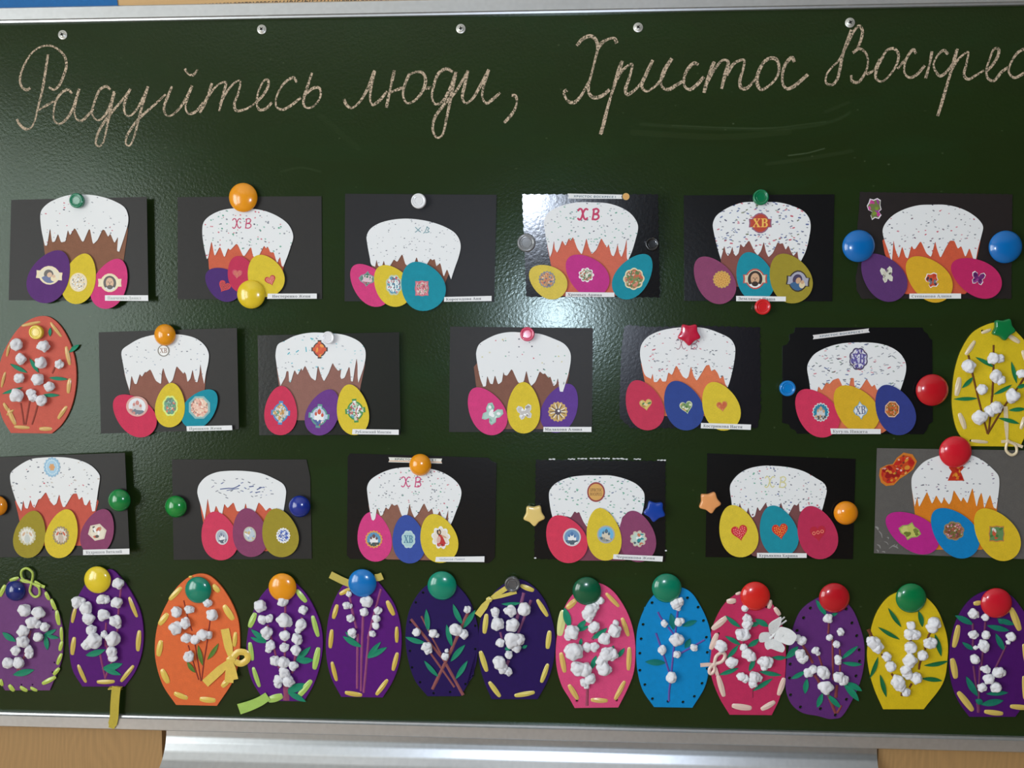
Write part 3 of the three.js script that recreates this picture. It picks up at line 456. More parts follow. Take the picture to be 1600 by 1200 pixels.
collage({ label: 'collage with a large teal egg over a yellow and a pink egg, single white magnet', o: [520, 280, 5.715],
  sheet: [110, 130, 1462, 140, 1440, 1095, 105, 1090], card: [26, 25, 28], cakeColor: BROWN, cake: [330, 700, 1100, 700, 1000, 930, 960, 1010, 400, 1010],
  icing: [378, 782, 345, 765, 330, 700, 305, 560, 302, 510, 330, 450, 400, 400, 500, 368, 620, 353, 740, 357, 870, 380, 1000, 425, 1090, 480, 1130, 540, 1142, 600, 1125, 690, 1090, 790, 1056, 895],
  teeth: [1020, 800, 990, 875, 960, 745, 925, 780, 910, 712, 890, 724, 870, 708, 825, 785, 775, 777, 748, 690, 720, 775, 650, 767, 620, 665, 575, 740, 545, 715, 510, 777, 470, 775, 455, 725, 440, 777, 405, 777, 390, 715],
  specks: { n: 160, c: [GY, DK, GY], s: 6 }, scrawl: [[[110, 150, 160], 7, [740, 430, 765, 455, 785, 472]], [[110, 150, 160], 7, [785, 432, 765, 452, 742, 472]], [[110, 150, 160], 7, [845, 425, 825, 470, 812, 482]], [[110, 150, 160], 7, [840, 430, 862, 440, 848, 456, 862, 470, 830, 478]]],
  eggs: [[182, 775, 475, 1108, 292, PINK, [305, 890, 152, 140, 0.1, 'diamond', [[120, 150, 150], [90, 130, 115], [220, 190, 200], [190, 80, 110], [40, 120, 80]], 'scene', 'ХВ']], [410, 782, 645, 1112, 305, YELLOW, [545, 945, 150, 190, 0, 'ornate', [[190, 200, 170], [90, 150, 175], [225, 235, 235], [60, 110, 140], [190, 80, 90]], 'floral', 'ХВ']], [690, 750, 905, 1152, 385, TEAL, [795, 975, 130, 145, 0, 'cushion', [[205, 100, 110], [205, 140, 150], [200, 80, 90], [120, 150, 120], [220, 180, 180]], 'floral']]],
  name: [[995, 1052, 1418, 1042, 1418, 1088, 993, 1094], 'Корогодова Аня', { x0: 18 }] });
collage({ label: 'glossy wavy-edged collage with a white printed banner and a small gold seal on top', o: [790, 280, 5.715], tilt: [0.122, 0.034], gloss: 2, wavy: 5,
  sheet: [148, 135, 1360, 135, 1378, 1055, 185, 1050], cakeColor: [216, 112, 90], cake: [370, 590, 1140, 590, 1080, 780, 1040, 1042, 470, 1042, 410, 790],
  icing: [396, 697, 375, 600, 345, 430, 343, 380, 370, 310, 430, 265, 520, 230, 640, 207, 780, 207, 920, 217, 1050, 262, 1130, 320, 1175, 390, 1183, 440, 1160, 540, 1130, 640, 1092, 727],
  teeth: [1082, 700, 1083, 525, 1060, 630, 1035, 697, 1015, 660, 1000, 575, 985, 640, 965, 690, 945, 677, 920, 580, 905, 612, 880, 570, 855, 525, 810, 630, 770, 670, 740, 600, 722, 525, 705, 590, 680, 674, 640, 620, 602, 515, 580, 550, 565, 525, 535, 597, 505, 545, 480, 620, 460, 657, 440, 625, 432, 545, 415, 650],
  specks: { n: 170, c: [DK, GN, GN, GY, [60, 130, 120]], s: 8 }, xb: [755, 312, 95, [196, 60, 100], 17],
  eggs: [[560, 703, 888, 1004, 318, [200, 58, 142], [720, 855, 142, 132, 0, 'flower', [WHITE, [225, 220, 205], GRASS, RUST, [120, 120, 90]], 'floral']], [222, 806, 528, 1014, 280, [226, 202, 88], [370, 895, 152, 152, 0, 'scallop', [[120, 120, 130], [190, 130, 70], RUST, [205, 140, 60], SLATE], 'floral']], [1280, 682, 1000, 1048, 295, TEAL, [1145, 890, 190, 200, 0.4, 'ornate', [[225, 210, 170], [120, 130, 70], RUST, [90, 120, 60], [210, 130, 100]], 'floral']]],
  name: [[537, 1008, 972, 1012, 972, 1052, 535, 1051], 'Хромых Арина', { x0: 20 }], banner: [[553, 128, 1042, 138, 1034, 157, 1042, 176, 555, 173, 563, 150], { ground: [226, 228, 228] }],
  stickers: [[1075, 155, 63, 63, 0, 'round', [GOLD, [214, 172, 70], RUST, GOLD], 'seeds']] });
collage({ label: 'collage with a bearded face sticker on its teal middle egg, small red magnet below', o: [1050, 280, 5.715], gloss: 1,
  sheet: [105, 145, 1450, 135, 1430, 1090, 110, 1085], cakeColor: [140, 84, 76], cake: [420, 620, 1170, 620, 1050, 960, 470, 960],
  icing: [436, 714, 410, 630, 375, 480, 365, 400, 390, 335, 440, 290, 530, 240, 640, 207, 800, 205, 950, 207, 1080, 240, 1180, 290, 1225, 350, 1238, 420, 1225, 520, 1195, 640, 1152, 732],
  teeth: [1130, 717, 1120, 640, 1085, 687, 1060, 640, 1040, 590, 1015, 630, 990, 570, 965, 577, 945, 560, 900, 660, 862, 697, 840, 650, 820, 555, 795, 640, 765, 682, 735, 640, 688, 543, 640, 610, 610, 575, 595, 660, 570, 687, 550, 660, 540, 600, 520, 660, 500, 687, 480, 655, 468, 590],
  specks: { n: 260, c: [BL, DK, BL, [80, 90, 60], RD, [60, 60, 90]], s: 9, l: 1.3 },
  icingStickers: [[788, 392, 205, 180, 0, 'ribbon', [[150, 95, 120], [186, 70, 50], [240, 190, 90]], '', 'ХВ']],
  eggs: [[235, 706, 512, 1087, 325, MAUVE, [445, 895, 162, 158, 0, 'scallop', [GOLD, [215, 165, 80], [190, 130, 50], [230, 190, 110]], 'seeds']], [655, 656, 815, 1080, 325, TEAL, [742, 890, 215, 182, 0, 'ribbon', [[190, 80, 70], [214, 206, 180], HAIR, SKIN, WHITE], 'icon']], [945, 676, 1160, 1088, 365, OLIVE, [1125, 910, 210, 190, 0.1, 'ribbon', [[60, 50, 40], [170, 170, 185], [70, 60, 90], SKIN, [60, 100, 140], CREAM], 'mother']]],
  name: [[573, 1042, 1017, 1048, 1017, 1091, 573, 1089], 'Землянов Паша', { x0: 22 }] });
collage({ label: 'collage with a magenta flower sticker in its upper corner, between two large blue magnets', o: [1310, 280, 5.517],
  sheet: [185, 110, 1500, 130, 1490, 1030, 200, 1030, 160, 960, 150, 850, 175, 700, 165, 400, 180, 250], wavy: 2.5, card: [36, 30, 30], cakeColor: [212, 92, 62], cake: [380, 530, 1225, 530, 1190, 700, 1130, 960, 1090, 990, 560, 990, 450, 760, 400, 640],
  icing: [460, 712, 430, 620, 390, 500, 382, 440, 400, 390, 460, 320, 560, 262, 690, 225, 800, 220, 930, 222, 1050, 250, 1150, 300, 1220, 360, 1247, 410, 1235, 480, 1205, 590, 1184, 697],
  teeth: [1165, 692, 1130, 590, 1095, 674, 1060, 575, 1030, 600, 1000, 530, 960, 530, 920, 600, 880, 680, 850, 600, 835, 530, 800, 672, 760, 640, 710, 530, 655, 612, 630, 570, 600, 684, 580, 672, 550, 575, 520, 684, 490, 600, 475, 520, 466, 650],
  specks: { n: 140, c: [DK, RD, [90, 60, 80], GY], s: 8, l: 0.9 },
  eggs: [[230, 664, 542, 1018, 335, [92, 52, 112], [420, 825, 112, 140, -0.2, 'butterfly', [[222, 220, 205], [214, 214, 200], [90, 90, 80], [200, 195, 180]], 'shine']], [605, 690, 945, 1020, 320, [224, 176, 40], [805, 872, 118, 132, -0.1, 'blossom', [WHITE, [205, 80, 50], [190, 60, 40], [120, 120, 130], [60, 60, 70]], 'shine']], [980, 726, 1392, 962, 305, [196, 36, 100], [1205, 855, 124, 116, 0.2, 'butterfly', [WHITE, [110, 40, 110], [80, 30, 90], [150, 60, 140]], 'shine']]],
  stickers: [[310, 257, 130, 190, 0, 'blossom', [[226, 220, 228], [110, 120, 70], [190, 60, 140], [150, 60, 150], [120, 150, 50], [200, 80, 150]], 'shine']],
  name: [[612, 986, 1057, 985, 1057, 1029, 612, 1030], 'Степанова Алина', { color: '#777a7c', x0: 20 }] });
collage({ label: 'grey-looking collage with an octagonal sticker on its teal egg, under an orange magnet', o: [140, 490, 6], tilt: [0, -0.055],
  sheet: [85, 175, 1380, 135, 1400, 1085, 105, 1125], cakeColor: [148, 98, 84], cake: [325, 560, 1095, 540, 1075, 760, 1050, 900, 420, 900, 375, 740],
  icing: [374, 720, 340, 610, 315, 480, 298, 370, 310, 335, 370, 290, 470, 235, 600, 200, 740, 195, 880, 200, 1000, 235, 1080, 300, 1115, 370, 1115, 440, 1090, 560, 1074, 658],
  teeth: [1055, 580, 1038, 465, 1030, 560, 1010, 645, 990, 637, 965, 520, 945, 610, 918, 642, 905, 570, 888, 545, 880, 564, 850, 530, 815, 490, 780, 620, 748, 657, 715, 590, 690, 505, 675, 560, 670, 662, 620, 630, 570, 520, 530, 552, 520, 545, 490, 592, 470, 565, 440, 662, 420, 657, 392, 575],
  specks: { n: 70, c: [GY, [150, 160, 180], DK], s: 7 }, icingStickers: [[693, 347, 112, 112, 0, 'round', [[120, 115, 105], [234, 234, 232], [130, 90, 70]], '', 'ХВ']],
  eggs: [[243, 786, 588, 1114, 328, RED, [445, 870, 205, 190, 0.1, 'round', [[205, 150, 140], [215, 220, 225], [200, 190, 190], SLATE, [190, 110, 100]], 'scene']], [1172, 728, 898, 1050, 285, TEAL, [1030, 880, 215, 228, 0, 'oct', [[120, 170, 170], [220, 170, 150], [230, 190, 170], [200, 120, 100], [220, 200, 170]], 'floral']], [772, 650, 738, 1066, 280, YELLOW, [755, 865, 150, 200, 0, 'ornate', [[205, 225, 110], [80, 150, 120], GRASS, RUST, [70, 110, 110], [60, 130, 90]], 'floral']]],
  name: [[908, 1056, 1335, 1048, 1338, 1092, 912, 1103], 'Прошков Женя', { color: '#777c78' }] });
collage({ label: 'collage with a red sticker beside its white magnet, three upright eggs set apart', o: [390, 490, 6], gloss: 1, card: [26, 28, 26], tilt: [0, -0.03],
  sheet: [75, 205, 1400, 175, 1415, 1135, 90, 1140], cakeColor: [150, 106, 96], cake: [250, 470, 1085, 470, 1040, 680, 1010, 1000, 400, 1000, 275, 680],
  icing: [290, 677, 275, 610, 250, 460, 243, 385, 265, 290, 330, 255, 420, 210, 560, 180, 700, 180, 830, 190, 920, 210, 1030, 265, 1080, 330, 1088, 400, 1070, 500, 1040, 590, 1020, 648],
  teeth: [1013, 600, 1012, 480, 1003, 415, 985, 520, 968, 637, 950, 634, 940, 510, 930, 500, 890, 602, 860, 614, 850, 590, 860, 520, 830, 537, 800, 500, 778, 460, 740, 560, 697, 637, 670, 580, 640, 480, 620, 632, 575, 600, 520, 485, 495, 537, 485, 510, 450, 577, 420, 525, 385, 647, 370, 640, 365, 540, 345, 540, 335, 595],
  specks: { n: 90, c: [CY, [150, 200, 205], GY, CY, GY], s: 9 }, scrawl: [[CY, 9, [360, 380, 375, 365]], [CY, 9, [440, 360, 460, 345]], [CY, 8, [530, 315, 534, 355]]],
  icingStickers: [[655, 335, 152, 172, 0, 'tabs', [[60, 45, 40], [214, 90, 50], [230, 150, 60], [200, 70, 50], [214, 80, 40]], 'shine', '']],
  eggs: [[300, 678, 285, 1140, 308, RED, [290, 930, 178, 222, 0.05, 'tabs', [[60, 130, 190], [200, 195, 190], SILVER, [205, 150, 70], [90, 150, 130], GOLD], 'floral']], [778, 716, 600, 1132, 300, [112, 62, 142], [650, 960, 195, 222, 0.1, 'tabs', [[90, 150, 140], [190, 205, 225], WHITE, [70, 90, 150], [200, 80, 60], [80, 120, 170]], 'scene']], [925, 664, 1002, 1138, 298, YELLOW, [990, 910, 188, 222, -0.1, 'tabs', [[60, 140, 70], [200, 205, 190], [90, 160, 180], [190, 80, 90], [80, 150, 80], WHITE], 'floral']]],
  name: [[965, 1083, 1398, 1088, 1398, 1136, 960, 1131], 'Рублевский Максим', { color: '#70757a' }] });
collage({ label: 'collage with shiny foil stickers on its eggs, under a small shiny pink-red magnet', o: [690, 490, 6],
  sheet: [80, 122, 1418, 135, 1408, 1110, 70, 1110], cakeColor: [134, 92, 78], cake: [302, 500, 1200, 560, 1170, 680, 1060, 1082, 420, 1082, 325, 690],
  icing: [390, 685, 360, 600, 325, 400, 325, 360, 350, 290, 420, 240, 520, 195, 640, 173, 780, 180, 920, 190, 1050, 235, 1150, 285, 1200, 350, 1212, 410, 1190, 560, 1160, 660, 1138, 732],
  teeth: [1108, 732, 1090, 600, 1075, 660, 1050, 682, 1020, 590, 1000, 602, 970, 560, 950, 567, 920, 540, 880, 640, 840, 680, 820, 640, 795, 530, 770, 640, 720, 652, 658, 515, 615, 582, 590, 577, 580, 545, 565, 640, 530, 665, 500, 575, 480, 662, 455, 657, 428, 580, 415, 682],
  specks: { n: 60, c: [DK, GN, GY, [200, 190, 120], RD], s: 10, l: 0.3 },
  eggs: [[1215, 664, 1010, 1104, 325, [100, 64, 150], [1090, 920, 185, 190, 0, 'scallop', [GOLD, [190, 150, 50], WHITE, [60, 30, 40], GOLD], 'spokes'], 1], [295, 702, 545, 1120, 325, PINK, [470, 945, 182, 190, 0.6, 'butterfly', [[150, 190, 175], [170, 200, 190], WHITE, [120, 170, 150], WHITE], 'shine']], [765, 641, 772, 1124, 310, YELLOW, [780, 925, 152, 142, -0.2, 'butterfly', [SILVER, [190, 185, 180], WHITE, [150, 140, 130], WHITE], 'shine']]],
  name: [[955, 1062, 1405, 1062, 1405, 1110, 953, 1108], 'Малахова Алина', { x0: 14 }] });
collage({ label: 'wavy-edged collage with heart stickers on red, blue and yellow eggs, red star above', o: [950, 490, 6], gloss: 1, wavy: 6, card: [17, 15, 22],
  sheet: [190, 108, 400, 125, 860, 115, 1425, 130, 1430, 900, 1400, 1070, 220, 1075, 120, 990, 105, 930, 125, 340, 150, 130], cakeColor: [226, 124, 84], cake: [310, 470, 1180, 470, 1110, 700, 1020, 960, 460, 960, 345, 640],
  icing: [403, 612, 350, 580, 315, 470, 300, 370, 315, 290, 370, 220, 480, 165, 620, 135, 760, 128, 900, 135, 1050, 185, 1150, 240, 1190, 310, 1192, 380, 1170, 520, 1140, 640, 1122, 692],
  teeth: [1100, 662, 1080, 580, 1050, 612, 1030, 560, 1000, 520, 970, 542, 950, 480, 920, 485, 870, 570, 832, 630, 805, 590, 778, 490, 755, 590, 735, 612, 700, 590, 640, 480, 600, 577, 565, 550, 545, 637, 510, 637, 490, 600, 460, 642, 430, 642, 420, 560],
  specks: { n: 170, c: [DK, DK, [60, 70, 80], GY, RD], s: 7, l: 1.6 }, xb: [757, 285, 100, [150, 100, 115], 6],
  eggs: [[240, 630, 432, 1082, 338, [202, 58, 88], [355, 855, 118, 116, -0.15, 'heart', [GOLD, [214, 180, 90], GRASS, [180, 140, 50], CREAM], 'shine']], [598, 638, 803, 1080, 348, [50, 74, 148], [735, 880, 122, 128, -0.2, 'heart', [[200, 210, 170], [120, 150, 90], GRASS, [205, 150, 90], [220, 220, 190]], 'shine']], [955, 648, 1150, 1084, 338, YELLOW, [1070, 870, 106, 108, -0.15, 'heart', [[205, 140, 70], [200, 100, 60], [214, 130, 80], RUST], 'shine']]],
  name: [[872, 1025, 1342, 1040, 1338, 1090, 870, 1075], 'Кострюкова Настя', { x0: 24 }] });
collage({ label: 'glossy black collage with notched corners and a slanting banner, beside a large red magnet', o: [1200, 490, 5.517], gloss: 1,
  sheet: [235, 120, 1330, 120, 1345, 155, 1375, 175, 1390, 210, 1415, 230, 1420, 930, 1385, 955, 1370, 1000, 1340, 1040, 250, 1035, 235, 1005, 195, 990, 180, 955, 122, 940, 125, 280, 165, 265, 185, 230, 185, 180, 225, 165], cakeColor: [226, 122, 84], cake: [375, 610, 1130, 610, 1100, 850, 1030, 1000, 985, 1030, 560, 1030, 420, 740],
  icing: [370, 690, 355, 580, 338, 470, 350, 420, 400, 350, 500, 295, 620, 260, 780, 248, 950, 257, 1060, 290, 1140, 345, 1185, 420, 1190, 490, 1165, 590, 1130, 690],
  teeth: [1080, 660, 1010, 635, 960, 642, 940, 662, 920, 610, 895, 632, 850, 560, 800, 640, 770, 657, 745, 620, 740, 555, 715, 555, 695, 640, 650, 642, 610, 555, 560, 572, 530, 607, 500, 595, 465, 662, 435, 625, 420, 690],
  specks: { n: 190, c: [DK, [60, 90, 70], BL, GY, RD, DK], s: 7, l: 2.4 },
  icingStickers: [[780, 390, 165, 200, 0, 'ornate', [[80, 70, 100], [222, 222, 232], [90, 80, 150], [110, 100, 170], [200, 200, 225]], 'floral', 'ХВ']],
  eggs: [[272, 668, 562, 1036, 328, [214, 54, 92], [455, 850, 148, 166, 0, 'scallop', [[205, 215, 215], [40, 130, 160], SILVER, [90, 90, 90], SKIN], 'scene']], [598, 640, 910, 995, 330, [222, 178, 40], [798, 835, 128, 160, -0.1, 'diamond', [[120, 170, 200], [228, 230, 232], [100, 110, 140], [150, 180, 200]], '', 'ХВ']], [985, 622, 1195, 1032, 320, [50, 62, 138], [1070, 825, 132, 148, 0.05, 'oct', [[222, 180, 150], [205, 110, 50], [120, 100, 40], RUST, [160, 120, 60]], 'floral']]],
  name: [[537, 990, 972, 995, 972, 1038, 545, 1038], 'Кугуль Никита', { color: '#777a7c', x0: 24 }], banner: [[385, 185, 870, 128, 866, 145, 878, 162, 388, 222, 394, 203], { ground: [216, 214, 214] }] });
collage({ label: 'collage at the left edge with a pale blue oval sticker on its icing', o: [0, 690, 6], tilt: [0, -0.05],
  sheet: [-60, 147, 1170, 105, 1215, 1055, -60, 1087], cakeColor: [206, 94, 78], cake: [140, 560, 925, 560, 880, 720, 850, 975, 230, 975, 170, 680],
  icing: [200, 652, 160, 580, 110, 430, 97, 370, 100, 295, 170, 230, 290, 165, 400, 150, 530, 145, 640, 152, 760, 180, 860, 230, 930, 310, 935, 350, 920, 450, 905, 560, 890, 650],
  teeth: [865, 656, 850, 590, 843, 540, 810, 600, 790, 592, 770, 515, 740, 547, 720, 485, 680, 490, 610, 612, 590, 614, 570, 560, 555, 490, 530, 580, 505, 600, 470, 560, 430, 470, 380, 537, 360, 540, 325, 622, 305, 602, 285, 540, 260, 630, 235, 622, 218, 545],
  specks: { n: 120, c: [DK, GY, [190, 180, 170], RD, DK], s: 9, l: 0.8 }, icingStickers: [[487, 240, 158, 190, 0, 'scallop', [[130, 175, 205], [150, 190, 215], [205, 140, 60], [190, 215, 225], [210, 130, 40]], 'star']],
  eggs: [[995, 636, 842, 1054, 300, MAUVE, [912, 850, 182, 166, 0.3, 'hex', [[214, 200, 180], [225, 215, 195], [60, 50, 45], [190, 120, 90], WHITE, RUST], 'shine']], [332, 650, 230, 1088, 295, OLIVE, [255, 885, 168, 178, 0, 'scallop', [[190, 185, 150], [220, 218, 208], SILVER, SKIN, [190, 195, 190], [200, 190, 160]], 'angel']], [642, 636, 520, 1088, 298, YELLOW, [570, 880, 158, 178, 0, 'scallop', [[150, 130, 80], [214, 206, 190], HAIR, RUST, [190, 170, 150], SKIN], 'angel']]],
  name: [[778, 1014, 1213, 1003, 1213, 1057, 778, 1064], 'Кудряшов Виталий', { color: '#82868a' }] });
collage({ label: 'collage with blue scribbles on its icing, between green and dark blue magnets', o: [240, 690, 5.926],
  sheet: [170, 165, 1415, 165, 1450, 330, 1465, 1085, 185, 1095], cakeColor: [212, 100, 74], cake: [430, 560, 1215, 560, 1190, 680, 1080, 1015, 540, 1000, 475, 830, 440, 650],
  icing: [472, 722, 445, 620, 410, 500, 405, 460, 420, 400, 480, 330, 580, 285, 680, 272, 850, 273, 1000, 295, 1120, 345, 1200, 395, 1225, 450, 1222, 520, 1210, 600, 1198, 668],
  teeth: [1150, 660, 1140, 610, 1120, 650, 1075, 610, 1040, 642, 1010, 600, 972, 560, 935, 667, 900, 650, 870, 640, 852, 565, 835, 640, 770, 647, 740, 560, 685, 617, 655, 575, 645, 620, 632, 687, 610, 662, 578, 590, 560, 652, 525, 662, 500, 520, 488, 620],
  specks: { n: 44, c: [GY, BL, DK], s: 7, l: 2, zone: [530, 330, 1120, 520] }, scrawl: [[BL, 8, [620, 440, 690, 432, 740, 430, 800, 404]], [BL, 6, [680, 452, 760, 436, 790, 432]], [BL, 9, [960, 440, 1000, 420]], [BL, 9, [890, 415, 925, 410]], [[120, 120, 150], 6, [540, 425, 560, 410]], [BL, 7, [945, 468, 985, 460]]],
  eggs: [[545, 650, 662, 1094, 330, [218, 66, 98], [632, 885, 115, 142, -0.2, 'round', [SILVER, [170, 180, 195], WHITE, SLATE, [120, 130, 150]], 'scene']], [845, 618, 932, 1066, 322, MAUVE, [890, 858, 115, 140, -0.2, 'round', [[190, 185, 170], [190, 200, 210], [150, 170, 200], [205, 180, 120], WHITE], 'shine']], [1112, 622, 1222, 1066, 332, OLIVE, [1200, 870, 132, 146, 0, 'scallop', [WHITE, [215, 222, 238], [60, 90, 180], [90, 120, 200], WHITE], 'floral']]] });
collage({ label: 'round-cornered collage with a lady in red on its yellow egg, orange magnet on top', o: [520, 690, 5.926], gloss: 1,
  sheet: [160, 110, 1440, 150, 1465, 180, 1515, 200, 1500, 1070, 1465, 1110, 1440, 1125, 160, 1085, 130, 1050, 138, 140], cakeColor: [146, 100, 84], cake: [330, 590, 1140, 590, 1090, 790, 1030, 1100, 470, 1090, 350, 680],
  icing: [360, 722, 345, 650, 320, 480, 318, 420, 345, 360, 420, 305, 520, 262, 620, 242, 800, 240, 960, 265, 1080, 320, 1160, 390, 1190, 460, 1180, 540, 1140, 650, 1105, 740, 1088, 772],
  teeth: [1068, 762, 1070, 625, 1045, 717, 1020, 722, 990, 640, 970, 677, 935, 687, 918, 615, 885, 654, 845, 565, 790, 670, 757, 707, 730, 650, 710, 570, 690, 682, 640, 692, 600, 580, 570, 594, 545, 575, 515, 630, 490, 605, 460, 682, 440, 687, 420, 630, 408, 615, 393, 715, 375, 732],
  specks: { n: 230, c: [DK, GN, GY, DK, RD], s: 8, l: 0.5 }, xb: [742, 375, 92, [196, 50, 110], 9],
  eggs: [[345, 652, 420, 1110, 316, [220, 66, 136], [380, 905, 165, 166, 0, 'scallop', [[225, 160, 80], [90, 150, 190], WHITE, [70, 90, 90], [110, 80, 80], [60, 60, 70]], 'scene'], 1], [668, 680, 732, 1127, 302, [60, 84, 168], [700, 905, 132, 170, 0, 'ornate', [[190, 215, 215], [170, 205, 210], [70, 120, 150], [200, 230, 230]], '', 'ХВ']], [908, 674, 1046, 1116, 342, YELLOW, [1000, 890, 176, 216, -0.15, 'flower', [WHITE, [230, 220, 205], HAIR, SKIN, [190, 50, 50], [220, 180, 170]], 'lady']]],
  name: [[955, 1068, 1405, 1062, 1403, 1115, 948, 1112], 'Чебисов Павел', { font: 'italic 38px sans-serif', color: '#7a8296' }], banner: [[515, 145, 1012, 158, 1004, 180, 1012, 203, 515, 190, 524, 168], { stripe: [205, 150, 110], ground: [224, 224, 216], color: '#4a5450' }] });
collage({ label: 'black collage, its top edge torn white, between two star magnets', o: [800, 690, 5.926], gloss: 1, wavy: 5, card: [11, 11, 14],
  sheet: [220, 170, 1420, 180, 1420, 1110, 205, 1085], cakeColor: [128, 68, 88], cake: [380, 640, 1195, 640, 1160, 800, 1060, 1102, 600, 1102, 400, 700],
  icing: [375, 702, 360, 640, 342, 500, 350, 450, 400, 390, 520, 335, 650, 315, 800, 313, 920, 315, 1060, 350, 1160, 400, 1220, 470, 1227, 540, 1215, 620, 1198, 690],
  teeth: [1150, 680, 1060, 670, 1020, 700, 1000, 802, 970, 750, 945, 715, 900, 650, 830, 640, 745, 650, 730, 730, 695, 792, 660, 740, 620, 650, 600, 662, 580, 645, 545, 702, 510, 692, 430, 695],
  specks: { n: 170, c: [GN, GN, [60, 130, 100], GY, [90, 110, 140]], s: 9, l: 0.9 }, icingStickers: [[778, 467, 165, 184, 0, 'round', [[150, 60, 60], [214, 165, 90], [120, 80, 40]], '', 'ХРИСТОС|ВОСКРЕСЕ']],
  eggs: [[1098, 642, 1210, 1112, 338, MAUVE, [1170, 900, 158, 156, 0, 'flower', [[205, 190, 170], [190, 210, 200], [40, 140, 150], [200, 120, 90], WHITE, SLATE], 'shine']], [380, 695, 612, 1102, 358, [220, 62, 92], [555, 885, 165, 168, 0, 'round', [SILVER, [110, 150, 190], WHITE, SLATE, [80, 120, 170]], 'scene']], [800, 616, 892, 1100, 318, YELLOW, [870, 860, 165, 166, 0.1, 'round', [[170, 175, 175], [110, 180, 220], [215, 205, 185], [150, 150, 140], [80, 110, 130]], 'scene']]],
  name: [[940, 1043, 1398, 1062, 1393, 1112, 935, 1087], 'Черникова Женя', { alpha: 0.85 }],
  tears: [[370, 163, 30], [550, 162, 34], [650, 158, 44], [770, 156, 50], [870, 156, 36], [980, 158, 50], [1045, 162, 26], [1160, 162, 34], [1385, 172, 40], [1425, 1010, 9], [215, 1078, 10]] });
collage({ label: 'collage with red heart stickers on its eggs, between a peach star and orange magnet', o: [1070, 690, 5.714], gloss: 1, card: [10, 10, 12],
  sheet: [200, 105, 1525, 155, 1500, 1050, 185, 1030], cakeColor: [122, 76, 76], cake: [420, 555, 1230, 555, 1190, 700, 1080, 1025, 600, 1025, 480, 700],
  icing: [424, 600, 415, 520, 403, 430, 410, 380, 470, 300, 560, 245, 690, 217, 800, 217, 930, 230, 1060, 265, 1170, 325, 1245, 375, 1267, 430, 1250, 520, 1222, 625],
  teeth: [1190, 610, 1110, 600, 1060, 615, 1025, 627, 1020, 545, 1000, 572, 975, 560, 920, 662, 880, 610, 858, 540, 840, 600, 770, 600, 735, 580, 725, 540, 670, 622, 648, 580, 625, 667, 600, 677, 580, 640, 568, 585, 550, 642, 520, 622, 500, 575, 490, 545, 480, 600],
  specks: { n: 220, c: [DK, BL, GN, GY, RD, DK], s: 8, l: 0.6 }, xb: [825, 360, 96, [214, 208, 150], 10],
  eggs: [[402, 570, 545, 1026, 338, YELLOW, [490, 815, 145, 150, -0.2, 'heart', [[200, 50, 50], [205, 46, 56], [240, 150, 150]], 'seeds']], [762, 574, 905, 1024, 336, TEAL, [852, 802, 142, 152, -0.15, 'heart', [[205, 60, 40], [208, 46, 44], [235, 180, 70]], 'seeds']], [1092, 580, 1262, 1040, 346, [192, 46, 86], [1190, 820, 140, 152, -0.1, 'heart', [[185, 40, 62], [185, 40, 60], [240, 150, 120], [185, 40, 60]], 'rings']]],
  name: [[645, 993, 1088, 997, 1088, 1038, 645, 1038], 'Курьякина Карина', { x0: 20 }] });
collage({ label: 'grey-card collage at the right edge with a big red and gold bouquet sticker', o: [1340, 670, 5.454], card: [98, 95, 92], smears: [[150, 835, 175, 862, 16], [180, 870, 210, 930, 9], [165, 985, 195, 1020, 11], [160, 1030, 175, 1055, 8], [250, 925, 262, 940, 9], [300, 1000, 345, 1020, 14], [325, 1005, 335, 985, 8], [225, 960, 262, 990, 6], [205, 1048, 235, 1056, 8], [268, 1020, 320, 985, 7]],
  sheet: [165, 165, 1460, 185, 1460, 1112, 140, 1060], cakeColor: [226, 132, 30], cake: [465, 530, 1200, 530, 1185, 720, 1080, 1030, 640, 1030, 490, 740],
  icing: [488, 662, 470, 560, 460, 480, 465, 410, 500, 350, 570, 280, 660, 240, 760, 215, 900, 215, 990, 232, 1080, 280, 1160, 350, 1200, 400, 1208, 460, 1200, 560, 1182, 682],
  teeth: [1160, 672, 1130, 560, 1110, 600, 1080, 680, 1070, 600, 1055, 540, 1030, 600, 1015, 667, 1000, 600, 980, 500, 955, 570, 935, 637, 900, 580, 882, 622, 850, 570, 820, 520, 800, 610, 780, 647, 745, 600, 740, 580, 715, 640, 690, 600, 670, 565, 635, 642, 610, 580, 592, 535, 560, 600, 525, 667, 515, 620, 510, 575, 498, 620],
  specks: { n: 110, c: [[90, 80, 120], DK, [120, 80, 110]], s: 8, l: 1 }, icingStickers: [[838, 372, 140, 140, 0, 'vase', [[196, 60, 30], [190, 50, 30], [225, 150, 50], [170, 30, 30], [214, 120, 40]], 'shine']],
  eggs: [[248, 748, 680, 1010, 300, [190, 36, 140], [445, 873, 200, 160, 0.25, 'diamond', [[150, 170, 90], [195, 195, 100], [120, 130, 60], [205, 205, 120], [110, 120, 50]], 'shine']], [655, 698, 992, 1066, 335, [0, 130, 196], [820, 870, 182, 165, 0.2, 'ornate', [[150, 130, 90], [150, 90, 60], [120, 70, 60], [190, 120, 130], [110, 110, 60]], 'floral']], [1030, 694, 1332, 1098, 332, [226, 192, 40], [1185, 895, 140, 146, 0, 'cushion', [[190, 130, 70], [100, 140, 90], [220, 220, 210], GRASS, [200, 90, 60]], 'shine']]],
  stickers: [[342, 345, 335, 300, 0, 'bouquet', [[205, 120, 40], [196, 70, 30], [176, 30, 26], [190, 40, 30], [214, 140, 50], [150, 24, 24]], 'floral']] });

